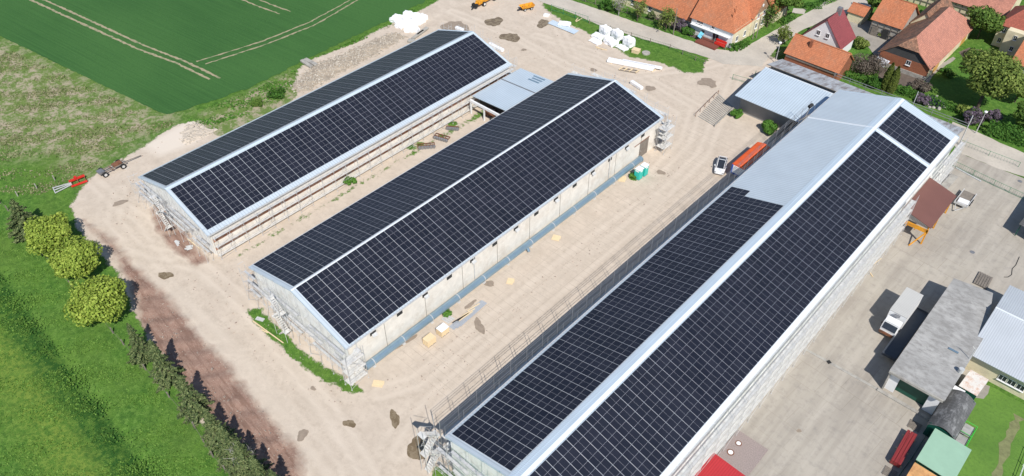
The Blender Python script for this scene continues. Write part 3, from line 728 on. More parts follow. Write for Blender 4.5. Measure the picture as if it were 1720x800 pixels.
# ------------------------------------------------------------------ village houses
def window(parent,c,w,h,face,mat='darkglass',frame='white'):
    """window with frame on a wall; face 's' looks to -Y, 'e' to +X, 'w' to -X"""
    x,y,z=c; mb=MB(); g=MB(); s=MB()
    if face in 'sn':
        k=-1 if face=='s' else 1
        for dx,dz,a,b in ((-w/2,0,.05,h+.05),(w/2,0,.05,h+.05),(0,h/2,w,.05),(0,-h/2,w,.05)): mb.box((x+dx,y+k*.035,z+dz),(a,.09,b))
        mb.box((x,y+k*.03,z),(.05,.06,h)); g.box((x,y+k*.005,z),(w,.04,h)); s.box((x,y+k*.1,z-h/2-.07),(w+.2,.22,.06))
    else:
        k=1 if face=='e' else -1
        for dx,dz,a,b in ((-w/2,0,.05,h+.05),(w/2,0,.05,h+.05),(0,h/2,w,.05),(0,-h/2,w,.05)): mb.box((x+k*.035,y+dx,z+dz),(.09,a,b))
        mb.box((x+k*.03,y,z),(.06,.05,h)); g.box((x+k*.005,y,z),(.04,w,h)); s.box((x+k*.1,y,z-h/2-.07),(.22,w+.2,.06))
    o=mb.build('window',M[frame],parent,uv=False); g.build('pane',M[mat],o,uv=False); s.build('sill',M[frame],o,uv=False); return o
def gable(t,x0,x1,y0,y1,he,hr,wall,roof,ridge='x',hip0=0.,hip1=0.,oh=.35,gw=None,halfhip=None,wallparts=True):
    """axis aligned house; hip0/hip1 = horizontal run of the hip at the low/high end of the ridge"""
    th=.14
    if wallparts:
        if ridge=='x': ends=[(x0+.1,'e'),(x1-.1,'e')]; mid=(y0+y1)/2
        else: mid=(x0+x1)/2
        for yy in (y0+.1,y1-.1):
            mb=MB()
            if ridge=='y' and ((yy<y0+1 and hip0==0) or (yy>y0+1 and hip1==0)):
                top=hr-th-.05
                mb.ext([(x0,yy-.1,-.3),(x1,yy-.1,-.3),(x1,yy-.1,he-.05),(mid,yy-.1,top),(x0,yy-.1,he-.05)],(0,.2,0))
            else: mb.box(((x0+x1)/2,yy,he/2-.15),(x1-x0,.2,he+.2))
            mb.build('wall',M[wall if not(gw and yy<y0+1) else gw],t)
        for xx in (x0+.1,x1-.1):
            mb=MB()
            if ridge=='x' and ((xx<x0+1 and hip0==0) or (xx>x0+1 and hip1==0)):
                mb.ext([(xx-.1,y0+.2,-.3),(xx-.1,y1-.2,-.3),(xx-.1,y1-.2,he-.05),(xx-.1,mid,hr-th-.05),(xx-.1,y0+.2,he-.05)],(.2,0,0))
            else: mb.box((xx,(y0+y1)/2,he/2-.15),(.2,y1-y0-.4,he+.2))
            mb.build('wall',M[wall],t)
    if ridge=='y':
        sl=(hr-he)/((x1-x0)/2); X0,X1=x0-oh,x1+oh; Y0,Y1=y0-oh,y1+oh; z0=he-oh*sl; m=(x0+x1)/2
        a,b=Y0+(hip0+oh if hip0 else 0),Y1-(hip1+oh if hip1 else 0)
        L=[[Vector((X0,Y0,z0)),Vector((m,a,hr)),Vector((m,b,hr)),Vector((X0,Y1,z0))],[Vector((m,a,hr)),Vector((X1,Y0,z0)),Vector((X1,Y1,z0)),Vector((m,b,hr))]]
        if hip0: L.append([Vector((X0,Y0,z0)),Vector((X1,Y0,z0)),Vector((m,a,hr))])
        if hip1: L.append([Vector((X1,Y1,z0)),Vector((X0,Y1,z0)),Vector((m,b,hr))])
        ra,rb=Vector((m,a,hr+.03)),Vector((m,b,hr+.03))
    else:
        sl=(hr-he)/((y1-y0)/2); X0,X1=x0-oh,x1+oh; Y0,Y1=y0-oh,y1+oh; z0=he-oh*sl; m=(y0+y1)/2
        a,b=X0+(hip0+oh if hip0 else 0),X1-(hip1+oh if hip1 else 0)
        L=[[Vector((X0,Y0,z0)),Vector((X1,Y0,z0)),Vector((b,m,hr)),Vector((a,m,hr))],[Vector((X1,Y1,z0)),Vector((X0,Y1,z0)),Vector((a,m,hr)),Vector((b,m,hr))]]
        if hip0: L.append([Vector((X0,Y1,z0)),Vector((X0,Y0,z0)),Vector((a,m,hr))])
        if hip1: L.append([Vector((X1,Y0,z0)),Vector((X1,Y1,z0)),Vector((b,m,hr))])
        ra,rb=Vector((a,m,hr+.03)),Vector((b,m,hr+.03))
    first=None
    for q in L:
        mb=MB().slab(q,th); o=mb.build('roof',M[roof],t); first=first or o
    mb=MB(); mb.cyl(ra,rb,.13,n=8)
    mb.build('ridge_tiles',M[roof],t)
    return first
def chimney(parent,x,y,z0,z1,m='brick',w=.55):
    mb=MB(); mb.box((x,y,(z0+z1)/2),(w,w,z1-z0)); o=mb.build('chimney',M[m],parent)
    return o
# big farmhouse
t=thing('farmhouse','big farmhouse with bright orange tiled hip roof, white front and deck at the lane corner','house',(-75,150,0))
r=gable(t,-81.2,-70.6,148.3,160.5,4.2,10.3,'whitewall','tileorange','x',0,5.3,.4,)
# yellow rear wing with a gable facing the side lane
t2=t
mb=MB(); mb.box((-74.5,161.2,2.2),(8.0,2.2,4.4)); mb.build('wall',M['cream'],t)
gy0,gy1,gm=155.9,163.2,159.55
mb=MB(); mb.ext([(-70.55,gy0,-.2),(-70.55,gy1,-.2),(-70.55,gy1,4.6),(-70.55,gm,8.4),(-70.55,gy0,4.6)],(.25,0,0)); mb.build('wing_gable',M['cream'],t)
mb=MB(); mb.ext([(-70.28,gy0+.35,4.7),(-70.28,gy1-.35,4.7),(-70.28,gm,8.1)],(.06,0,0)); M['umber']=S('brown_cladding',(.33,.20,.12),.9); mb.build('gable_cladding',M['umber'],t)
mb=MB(); mb.cyl((-70.22,gm,6.3),(-70.14,gm,6.3),.35,n=16); mb.build('oculus',M['white'],t)
for a,b in ((gy0-.3,gm),(gy1+.3,gm)):
    q=[Vector((-78,a,4.45)),Vector((-69.9,a,4.45)),Vector((-69.9,b,8.6)),Vector((-78,b,8.6))]; MB().slab(q,.14).build('roof',M['tileorange'],t)
mb=MB(); mb.box((-70.52,152.2,2.1),(.1,7.4,4.1)); mb.build('side_render',M['cream'],t)
for y,z in ((150.2,1.7),(153.6,1.7),(158.2,1.8),(161,1.8),(158.4,4.1),(160.9,4.1)): window(t,(-70.28 if y>155.9 else -70.46,y,z),.9,1.2,'e')
for x,z in ((-79.4,3.35),(-78.6,3.35),(-75.6,3.3)): window(t,(x,148.28,z),.7,.6,'s')
window(t,(-74.6,148.28,1.15),1.5,2.1,'s'); window(t,(-77.9,148.28,1.5),.8,.8,'s')
mb=MB(); mb.box((-76,147.9,2.6),(10.0,.7,.08),M=Matrix.Rotation(R(8),3,'X')); mb.build('porch_roof',M['whitewall'],t)
mb=MB(); mb.box((-75.2,146.6,.28),(5.2,3.0,.36)); M['deckred']=S('red_brown_decking',(.20,.06,.04),.8,0,.2,4.,stretch=(1,7,1)); mb.build('deck',M['deckred'],t)
chimney(r,-76.4,153.0,8.5,11.0)
for x,y in ((-72.6,151.4),(-72.4,150.2)): mb=MB(); mb.cyl((x,y,6.),(x,y,8.3 if y>151 else 7.2),.1); mb.build('vent_pipe',M['tileorange'],r)
t=thing('long_farm_wing','lower long orange-roofed wing joined to the left of the corner farmhouse','house',(-90,150,0))
gable(t,-108,-81.35,149.2,159.6,2.9,8.9,'cream','tileorange','x',0,0,.45)
for x in (-88.3,-93,-98): window(t,(x,149.2,1.5),.9,1.0,'s')
mb=MB(); mb.box((-83.2,149.1,1.0),(2.2,.1,1.9)); mb.build('garage_door',M['concrete'],t)
t=thing('rear_annex','small orange-roofed annex behind the gable of the corner farmhouse','house',(-70,166,0))
gable(t,-76,-69.4,165.2,171,3.0,6.4,'cream','tileorange','y',0,0,.35)
# white gabled house
t=thing('gabled_house','white gabled house with steep crimson roof and two small windows','house',(-55,159,0))
r=gable(t,-59.6,-50.8,159.5,166.2,3.1,8.1,'whitewall','tilecrimson','y',0,0,.3)
for x in (-56.4,-54.3): window(t,(x,159.48,4.6),.75,1.05,'s')
chimney(r,-55.0,164.2,7.4,9.2,'galvdark',.9)
mb=MB(); mb.slab([Vector((-50.6,157.2,2.6)),Vector((-48.2,157.2,2.3)),Vector((-48.2,160.0,2.3)),Vector((-50.6,160.0,2.6))],.06); M['ochre']=S('ochre_sheet',(.65,.36,.10),.5,0,.2,1.); a=mb.build('porch_canopy',M['ochre'],t)
for x,y in ((-48.3,157.3),(-48.3,159.9)): mb=MB(); mb.cyl((x,y,0),(x,y,2.3),.06); mb.build('canopy_post',M['woodgrey'],t)
# brick shed with tiled roof
t=thing('brick_shed','long brick shed with orange pantile roof in front of the white gabled house','shed',(-52,151,0))
r=gable(t,-58.6,-46.8,150.0,156.6,3.1,5.9,'brick','tileorange','x',0,0,.35)
mb=MB(); mb.box((-52.7,149.86,2.45),(11.4,.1,.6)); mb.build('timber_band',M['woodgrey'],t)
chimney(r,-54.6,152.2,4.6,6.4)
# timber framed barn
def timber(t,x0,x1,y,z1,e='s'):
    for i in range(int((x1-x0)/1.5)+1):
        mb=MB(); mb.box((x0+i*1.5,y-.03,z1/2),(.16,.1,z1)); mb.build('timber_post',M['woodgrey'],t)
    for z in (z1*.33,z1*.66,z1-.1): mb=MB(); mb.box(((x0+x1)/2,y-.06,z),(x1-x0,.1,.16)); mb.build('timber_rail',M['woodgrey'],t)
t=thing('timber_barn','half-timbered barn with bright orange roof beside the grey-brown drive','barn',(-47.6,178,0))
r=gable(t,-51,-44.5,175.5,184.5,3.9,7.6,'concrete','tileorange','x',0,0,.4)
timber(t,-50.9,-44.6,175.44,3.7); mb=MB(); mb.box((-49.8,175.3,1.1),(1.4,.1,2.2)); mb.build('door',M['woodgrey'],t); mb=MB(); mb.box((-47.4,175.3,1.1),(1.4,.1,2.2)); mb.build('door',M['dark'],t)
t=thing('brown_roof_annex','narrow annex with mottled brown tiles between the orange barn and the big brick barn','shed',(-42,182,0))
gable(t,-44.2,-39.0,180.2,192,3.6,6.6,'cream','tilebrown','y',0,0,.25)
t=thing('small_outhouse','small outhouse with an orange tiled roof beside the side lane','shed',(-55.6,179,0))
gable(t,-57.6,-54.0,178.2,182.4,2.4,3.6,'cream','tileorange','x',0,0,.3)
# big brick barn with half hip
t=thing('brick_barn','big brick barn with a long faded pink tiled half-hipped roof and black boarded gable','barn',(-38.8,165,0))
x0,x1,y0,y1,he,hr=-43.9,-33.5,164.0,189.6,3.3,7.5; xm=(x0+x1)/2
sl=(hr-he)/(x1-xm); oh=.5; zo=he-oh*sl; yA=y0-.4; hz=5.6; hx=(hr-hz)/sl; yr=y0+2.2; yB=y1-5.2
Lr=[('tilebrown',[(x0-oh,yA,zo),(xm-hx,yA,hz),(xm,yr,hr),(xm,yB,hr),(x0-oh,y1+.4,zo)]),
    ('tilepink',[(xm+hx,yA,hz),(x1+oh,yA,zo),(x1+oh,y1+.4,zo),(xm,yB,hr),(xm,yr,hr)]),
    ('tilebrown',[(xm-hx,yA,hz),(xm+hx,yA,hz),(xm,yr,hr)]),
    ('tilepink',[(x1+oh,y1+.4,zo),(x0-oh,y1+.4,zo),(xm,yB,hr)])]
for mt_,q in Lr: rr=MB().slab([Vector(v) for v in q],.15).build('roof',M[mt_],t)
for c,d,m_ in (((xm,y0+.1,1.55),(x1-x0,.2,3.5),'brick'),((x1-.1,(y0+y1)/2,1.55),(.2,y1-y0-.4,3.3),'cream'),((x0+.1,(y0+y1)/2,1.55),(.2,y1-y0-.4,3.3),'brick'),((xm,y1-.1,1.55),(x1-x0,.2,3.3),'brick')):
    mb=MB(); mb.box(c,d); mb.build('wall',M[m_],t)
mb=MB(); mb.ext([(x0,y0,3.31),(x1,y0,3.31),(xm+hx+.1,y0,hz-.15),(xm-hx-.1,y0,hz-.15)],(0,.2,0)); M['blackboards']=ribbed('black_boards',(.06,.06,.06),.2,'X',.9,0,.4,.3); mb.build('boarded_gable',M['blackboards'],t)
mb=MB(); mb.box((xm,y0-.08,.5),(x1-x0+.1,.14,.9)); mb.build('plinth',M['concrete'],t)
window(t,(xm+.9,y0,2.6),.9,1.0,'s')
for y in (169,178,185): mb=MB(); mb.box((x1+.03,y,1.4),(.08,3.0,2.7)); mb.build('barn_door',M['woodlight'] if y==178 else M['ochre'],t)
# long roof at the very top
t=thing('long_tiled_barn','very long barn with faded pink and orange tiles at the top edge','barn',(-38,197,0))
gable(t,-54,-29.8,197.6,211,3.6,8.6,'cream','tilepink','x',0,0,.5)
timber(t,-53.9,-29.9,197.54,3.4)
# cream house
t=thing('cream_house','tall cream house with red roof and four small dark windows at the right edge','house',(-25,190,0))
r=gable(t,-28.6,-19.5,189.2,200,5.3,8.8,'cream','tilered' if 'tilered' in M else 'tilecrimson','x',3.5,0,.4)
mb=MB(); mb.box((-24.6,188.2,2.6),(3.6,2.0,5.2)); mb.build('bay',M['cream'],t)
for x,z,y in ((-27.4,4.0,189.18),(-27.4,1.6,189.18),(-24.4,4.0,187.18),(-24.2,1.5,187.18)): window(t,(x,y,z),.7,1.0,'s')
for x in (-25.6,-23.8): mb=MB(); mb.box((x,193.0,7.4),(.8,1.2,.08),M=Matrix.Rotation(R(33),3,'X')); mb.build('skylight',M['darkglass'],r)
t=thing('edge_house','house with orange tiled roof and white wall at right edge, below the cream house','house',(-18,180,0))
gable(t,-21.6,-8,178.6,190,3.3,8.,'whitewall','tileorange','x',0,0,.5)
mb=MB(); mb.box((-14.8,178.5,2.9),(13.4,.1,.5)); mb.build('timber_band',M['woodgrey'],t)
# ---------------- right yard buildings
M['asbg']=ribbed('mossy_grey_sheet_roof',(.40,.39,.37),.18,'Y',.9,0,.2,.2,(.25,.24,.225),(.42,.62),(.9,1.6,1),.9)
t=thing('garage','long garage with weathered grey sheet roof and dark green front door','garage',(-3.4,82,0))
rf=[Vector((-7.0,81.6,4.0)),Vector((.25,81.6,4.2)),Vector((.25,96.8,4.2)),Vector((-1.75,105.4,4.15)),Vector((-7.1,104.8,4.0))]
MB().slab(rf,.18).build('roof',M['asbg'],t)
mb=MB(); mb.box((-3.4,81.5,3.95),(7.1,.25,.35)); mb.build('fascia',M['concrete'],t)
for c,d in (((-6.75,93,1.9),(.2,22.6,3.8)),((-.1,89.8,1.9),(.2,14,3.8)),((-1.95,100.8,1.9),(.2,7.6,3.8)),((-4.3,104.2,1.9),(4.8,.2,3.8)),((-6.05,82.3,1.9),(1.2,.3,3.8)),((-.85,82.3,1.9),(1.4,.3,3.8)),((-3.5,82.9,3.3),(4.2,.2,1.0))):
    mb=MB(); mb.box(c,d); mb.build('wall',M['whitewall'] if d[1]==.3 else M['concrete'],t)
mb=MB(); mb.box((-3.5,82.9,1.4),(4.1,.15,2.8)); mb.build('door',M['greendark'],t)
mb=MB(); mb.box((-3.6,81.2,.12),(7.2,.5,.24)); mb.build('sill_kerb',M['concrete'],t)
mb=MB(); mb.cyl((.1,90.6,4.1),(.1,90.6,6.3),.05); mb.cyl((.1,90.6,6.2),(-.3,90.6,6.5),.04); mb.build('service_mast',M['galv'],t)
mb=MB(); mb.cyl((.0,87.5,4.2),(.0,87.5,4.9),.35,n=10); mb.build('roof_vent',M['galv'],t)
mb=MB(); mb.box((-2.0,90.6,4.22),(1.3,.35,.04)); mb.build('roof_light',M['duct'],t)
M['metalg']=ribbed('silver_grey_sheet',(.52,.55,.58),.3,'X',.42,.1,.25,.06)
t=thing('workshop_hall','cream workshop with silver ribbed roof and two strips of windows at the right edge','hall',(10,93,0))
MB().slab([Vector((-.5,92.2,3.5)),Vector((26,92.2,3.5)),Vector((26,101.2,5.4)),Vector((-.5,101.2,5.4))],.12).build('roof',M['metalg'],t)
MB().slab([Vector((26,109.6,3.5)),Vector((-.5,109.6,3.5)),Vector((-.5,101.2,5.4)),Vector((26,101.2,5.4))],.12).build('roof',M['metalg'],t)
mb=MB(); mb.cyl((-.5,101.2,5.42),(26,101.2,5.42),.12); mb.build('ridge_cap',M['whitetrim'],t)
M['creamrib']=ribbed('cream_ribbed_fascia',(.66,.60,.44),.2,'X',.6,0,.2,.04)
mb=MB(); mb.box((12.7,92.9,2.95),(26,.14,.95)); mb.build('ribbed_fascia',M['creamrib'],t)
mb=MB(); mb.box((12.7,93.05,1.3),(26,.2,2.6)); mb.build('wall',M['cream'],t)
mb=MB(); mb.ext([(-.15,93.2,0),(-.15,109.3,0),(-.15,109.3,3.35),(-.15,101.2,5.2),(-.15,93.2,3.35)],(.2,0,0)); mb.build('gable_wall',M['cream'],t)
mb=MB(); mb.box((12.7,109.3,1.7),(26,.2,3.4)); mb.build('wall',M['cream'],t)
for x in (4.6,5.75,6.9,9.3,10.4,11.5,14,15.2): window(t,(x,92.94,1.75),.95,.95,'s')
# shed row below the garage
t=thing('curved_roof_shed','shed with curved dark tarred roof between the garage and the light green roof','shed',(1.9,82,0))
prof=[(-.35+3.5*(i/8),2.3+math.sin(math.pi*i/8)*.85) for i in range(9)]
mb=MB(); mb.ext([(x+.3,78.3,z) for x,z in prof]+[(x+.3,78.3,z-.1) for x,z in prof[::-1]],(0,7.4,0)); M['tar']=ribbed('tarred_sheet',(.10,.10,.10),.5,'Y',.85,0,.25,.3,(.27,.27,.27),(.5,.65),(1,.4,1),1.2); mb.build('roof',M['tar'],t)
for c,d in (((.15,82,1.2),(.12,7.1,2.4)),((3.2,82,1.2),(.12,7.1,2.4)),((1.7,78.5,1.3),(3.,.12,2.6)),((1.7,85.5,1.3),(3.,.12,2.6))): mb=MB(); mb.box(c,d); mb.build('wall',M['greendark'],t)
t=thing('green_roof_shed','shed with flat light green painted roof at the bottom right corner','shed',(3.3,75,0))
M['lightgreen']=S('light_green_roof',(.30,.47,.34),.6,0,.07,.7)
MB().slab([Vector((.95,72.0,2.6)),Vector((5.5,72.0,2.45)),Vector((5.5,78.1,2.45)),Vector((.95,78.1,2.6))],.1).build('roof',M['lightgreen'],t)
for c,d in (((1.2,75,1.2),(.12,5.8,2.4)),((5.2,75,1.15),(.12,5.8,2.3)),((3.2,72.3,1.2),(4.,.12,2.35)),((3.2,77.9,1.2),(4,.12,2.35))): mb=MB(); mb.box(c,d); mb.build('wall',M['greendark'],t)
t=thing('rusty_roof_shed','shed with orange rusted sheet roof cut off by the bottom edge','shed',(3,68,0))
M['rustroof']=S('orange_rusted_sheet',(.62,.33,.13),.8,0,.3,1.2,(.30,.12,.05),.8)
MB().slab([Vector((1.0,65.0,2.4)),Vector((5.3,65.0,2.3)),Vector((5.3,71.7,2.3)),Vector((1.0,71.7,2.4))],.08).build('roof',M['rustroof'],t)
for c,d in (((1.2,68.3,1.1),(.12,6.4,2.2)),((5.1,68.3,1.1),(.12,6.4,2.2))): mb=MB(); mb.box(c,d); mb.build('wall',M['woodgrey'],t)
t=thing('patched_lean_to','small lean-to with white sheet roof streaked orange with rust beside the workshop','shed',(2,88,0))
M['rustwhite']=S('white_sheet_rust_streaks',(.70,.66,.60),.6,0,.1,1.,(.50,.20,.07),.9)
MB().slab([Vector((.7,86.9,2.5)),Vector((3.1,86.9,2.4)),Vector((3.3,90.6,2.5)),Vector((.9,90.6,2.6))],.05).build('roof',M['rustwhite'],t)
MB().slab([Vector((.3,85.7,2.2)),Vector((1.7,85.7,2.2)),Vector((1.7,86.8,2.3)),Vector((.3,86.8,2.3))],.05).build('lower_roof',M['whitewall'],t)
for c,d in (((3.0,88.7,1.2),(.1,3.5,2.4)),((.9,88.7,1.2),(.1,3.5,2.4)),((2,86.95,1.2),(2,.08,2.3)),((2,90.4,1.2),(2,.08,2.4))): mb=MB(); mb.box(c,d); mb.build('wall',M['greendark'],t)
t=thing('cage_gate','bright green steel frame holding grey slatted panels beside the curved roof shed','gate',(4.2,80,0))
M['limegreen']=S('bright_green_paint',(.05,.55,.06),.5)
for a in ((3.5,78.9),(3.5,83.2),(4.9,78.9),(4.9,83.2)): mb=MB(); mb.cyl((a[0],a[1],0),(a[0],a[1],1.25),.045,n=6); mb.build('post',M['limegreen'],t)
for z in (.3,1.2):
    for a,b in (((3.5,78.9),(4.9,78.9)),((3.5,83.2),(4.9,83.2)),((4.9,78.9),(4.9,83.2)),((3.5,81.2),(4.9,81.2))): mb=MB(); mb.cyl((*a,z),(*b,z),.04,n=6); mb.build('bar',M['limegreen'],t)
for y in (80,82.1): mb=MB(); mb.box((4.15,y,.9),(1.2,1.9,.06)); mb.build('slatted_panel',M['asbg'],t)
# brown canopy
t=thing('canopy','lean-to canopy with red-brown sheet roof on yellow posts against the longest hall','canopy',(-17,120,0))
M['brownsheet']=ribbed('red_brown_sheet',(.17,.075,.06),.3,'Y',.6,0,.18,.08)
MB().slab([Vector((-19.6,114.2,5.0)),Vector((-13.9,113.6,3.9)),Vector((-13.9,124.6,3.9)),Vector((-19.6,125.2,5.0))],.08).build('roof',M['brownsheet'],t)
mb=MB(); mb.beam((-19.0,114,5.0),(-19.0,125.3,5.0),.18,.16); mb.build('ridge_strip',M['concrete'],t)
mb=MB(); mb.ext([(-18.2,114.35,3.2),(-14.2,114.1,3.2),(-14.2,114.1,3.8),(-18.2,114.35,4.6)],(0,.08,0)); M['ribg']=ribbed('ribbed_grey',(.42,.42,.40),.25,'X',.5,0,.4,.1); mb.build('gable_sheet',M['ribg'],t)
for x,y in ((-14.3,114.0),(-14.3,119.2),(-14.3,124.4),(-18.1,114.2)): mb=MB(); mb.box((x,y,1.9),(.22,.22,3.8)); mb.build('post',M['yellow'],t)
for x in (-17.2,-15.8): mb=MB(); mb.beam((x,114.0,3.1),(x-.3,113.9,2.1),.12); mb.build('bracket',M['yellow'],t)
mb=MB(); mb.box((-16.2,113.95,2.75),(4.2,.12,.7)); mb.build('front_panel',M['yellow'],t)
mb=MB(); mb.beam((-14.3,114,2.6),(-15.6,112.2,.1),.16); mb.build('strut',M['yellow'],t)
# dark shed at right edge
t=thing('black_shed','black roofed lean-to with a thin frame at the right edge of the yard','shed',(-3,130,0))
MB().slab([Vector((-4.0,126.2,2.6)),Vector((3,124.5,2.6)),Vector((4,137,3.2)),Vector((-3.6,136.6,3.2))],.1).build('roof',M['tar'],t)
for x,y in ((-3.7,126.5),(-3.3,136)): mb=MB(); mb.box((x,y,1.3),(.15,.15,2.6)); mb.build('post',M['greendark'],t)
mb=MB(); mb.box((0,136,1.3),(6,.1,2.4)); mb.build('wall',M['tar'],t)
# ------------------------------------------------------------------ vegetation
def leafmat(name,c1,c2,c3,r=.75,trans=.0):
    mm,n,l,b=newmat(name); g=n.new('ShaderNodeNewGeometry')
    rp=n.new('ShaderNodeValToRGB'); l.new(g.outputs['Random Per Island'],rp.inputs[0])
    e=rp.color_ramp.elements; e[0].position=0; e[0].color=(*c1,1); e[1].position=1; e[1].color=(*c3,1); k=e.new(.5); k.color=(*c2,1)
    l.new(rp.outputs[0],b.inputs['Base Color']); b.inputs['Roughness'].default_value=r; b.inputs['Specular IOR Level'].default_value=.25
    tr=n.new('ShaderNodeBsdfTranslucent'); l.new(rp.outputs[0],tr.inputs[0]); ms=n.new('ShaderNodeMixShader'); ms.inputs[0].default_value=.25
    l.new(b.outputs[0],ms.inputs[1]); l.new(tr.outputs[0],ms.inputs[2]); l.new(ms.outputs[0],n['Material Output'].inputs[0])
    return mm
LM={'maple':leafmat('yellow_green_leaves',(.17,.25,.035),(.28,.37,.055),(.40,.48,.09)),
 'spruce':leafmat('spruce_needles',(.03,.06,.022),(.11,.15,.055),(.25,.29,.12)),  # wide dark-to-pale spread imitates sunlit tips against shaded gaps
 'green':leafmat('fresh_leaves',(.06,.12,.02),(.10,.18,.03),(.17,.26,.05)),
 'pale':leafmat('pale_spring_leaves',(.10,.15,.03),(.18,.24,.05),(.27,.33,.08)),
 'hedge':leafmat('hedge_leaves',(.03,.09,.012),(.055,.15,.02),(.10,.22,.035)),
 'cypress':leafmat('cypress_leaves',(.05,.075,.012),(.09,.12,.02),(.14,.17,.03)),
 'lilac':leafmat('lilac_leaves',(.06,.08,.04),(.14,.10,.14),(.25,.19,.26)),
 'twig':leafmat('bare_twigs',(.09,.07,.055),(.15,.12,.095),(.22,.19,.15)),
 'weed':leafmat('weed_leaves',(.05,.14,.02),(.09,.22,.03),(.15,.30,.05))}
def quads(pos,nrm,size,rng,asp=1.5):
    n=len(pos); nrm=nrm/np.linalg.norm(nrm,axis=1,keepdims=True)
    a=rng.normal(size=(n,3)); a-=nrm*(a*nrm).sum(1,keepdims=True); a/=np.linalg.norm(a,axis=1,keepdims=True); b=np.cross(nrm,a)
    s=(size*rng.uniform(.6,1.4,n))[:,None]; a=a*s*asp*.5; b=b*s*.5
    return np.stack([pos-a*1.,pos-b,pos+a,pos+b],1).reshape(-1,3)
def quadmesh(name,V,mat,parent=None):
    n=len(V)//4; me=bpy.data.meshes.new(name)
    me.vertices.add(len(V)); me.vertices.foreach_set('co',V.astype(np.float32).ravel())
    me.loops.add(4*n); me.loops.foreach_set('vertex_index',np.arange(4*n,dtype=np.int32))
    me.polygons.add(n); me.polygons.foreach_set('loop_start',np.arange(0,4*n,4,dtype=np.int32)); me.update(calc_edges=True)
    me.materials.append(mat); o=bpy.data.objects.new(name,me); COL.objects.link(o)
    if parent is not None: o.parent=parent
    return o
def blobs_crown(rng,R_,H,z0,nb,ar,leaf,N,flat=.8):
    """crown as nb uneven clumps spread over an ellipsoid; returns quads (local)"""
    cs=[];rs=[]
    for i in range(nb):
        d=rng.normal(size=3); d/=np.linalg.norm(d); d[2]=d[2]*.9+.12
        k=rng.uniform(.35,.80); cs.append(np.array([d[0]*R_*k,d[1]*R_*k,z0+H/2+d[2]*H/2*k])); rs.append(R_*rng.uniform(.24,.42))
    cs=np.array(cs); rs=np.array(rs); w_=rs**2/ (rs**2).sum()
    idx=rng.choice(nb,N,p=w_); d=rng.normal(size=(N,3)); d/=np.linalg.norm(d,axis=1,keepdims=True)
    rad=rng.uniform(.6,1.06,N)**.5
    p=cs[idx]+d*(rs[idx]*rad)[:,None]*np.array([1,1,flat])
    nr=d+rng.normal(size=(N,3))*.55+np.array([0,0,.35])
    return quads(p,nr,leaf,rng)
def trunk(mb,H,r,lean=(0,0)):
    mb.cyl((0,0,-.1),(lean[0]*.5,lean[1]*.5,H*.5),r,r*.75,8); mb.cyl((lean[0]*.5,lean[1]*.5,H*.5),(lean[0],lean[1],H),r*.75,r*.35,8)
def limbs(mb,rng,z0,H,Rr,n,r):
    for i in range(n):
        a=rng.uniform(0,6.28); z=z0+rng.uniform(0,H*.5); e=Vector((math.cos(a)*Rr*rng.uniform(.5,.85),math.sin(a)*Rr*rng.uniform(.5,.85),z+H*rng.uniform(.15,.45)))
        mb.cyl((0,0,z),e,r,r*.3,6)
def treeloc(b): p=P(*b); return p
def height_of(b,t):
    B0=P(*b); best=None
    for k in range(5,300):
        z=k*.08; w_=(B0+_z*z)-Vector((0,0,CH)); y=400-CF*w_.dot(_u)/w_.dot(_f)
        if y<=t[1]: return z
    return 10.
def broadleaf(label,base,R_,H,zc,kind='green',seed=1,N=5000,leaf=.32,nb=26,group=None,name='broadleaf_tree',cat='tree',tr=.16,flat=.8):
    rng=np.random.default_rng(seed); b=P(*base)
    t=thing(name,label,cat,b,0,group)
    mb=MB(); trunk(mb,zc+H*.55,tr); limbs(mb,rng,zc,H*.8,R_*.85,9,tr*.5)
    mb.v=[v+Vector(b) for v in mb.v]; mb.build('trunk',M['bark'],t,uv=False)
    quadmesh('crown',blobs_crown(rng,R_,H,zc,nb,1,leaf,N,flat),LM[kind],t); return t
def spruce_proto(seed,N=95,L0=2.3,H=8.):
    rng=np.random.default_rng(seed); pos=[];nr=[]; mb=MB(); trunk(mb,H*.97,.16)
    nb=int(H*14)
    for i in range(nb):
        f=i/nb; z=.35+f*(H-.4)+rng.uniform(-.1,.1); L=L0*(1-f)**1.05*rng.uniform(.55,1.25)+.12; a=i*2.4+rng.uniform(-.3,.3)
        d=np.array([math.cos(a),math.sin(a),0]); s=np.array([-d[1],d[0],0]); droop=.22+.25*(1-f)
        if L>.9: mb.cyl((0,0,z),tuple(d*L*.8+np.array([0,0,z-droop*L*.5])),.03,.012,4)
        n=int(N*(L/L0)+6); u=rng.uniform(.12,1,n)**.8; side=rng.uniform(-1,1,n)*(.30*L*(1.10-u))
        zz=z-droop*L*u**1.5+.28*L*np.clip(u-.75,0,1)-np.abs(side)*.28-rng.uniform(0,.18,n)
        p=d[None]*(L*u)[:,None]+s[None]*side[:,None]; p[:,2]=zz; pos.append(p)
        nn=np.tile(np.array([0,0,1.]),(n,1))+d[None]*.5+rng.normal(size=(n,3))*.45; nr.append(nn)
    V=quads(np.concatenate(pos),np.concatenate(nr),.15,rng,2.6)
    return mb,V
SPR=[spruce_proto(11),spruce_proto(12,95,2.2,8.5),spruce_proto(13,90,2.4,7.5)]
SPM=[]
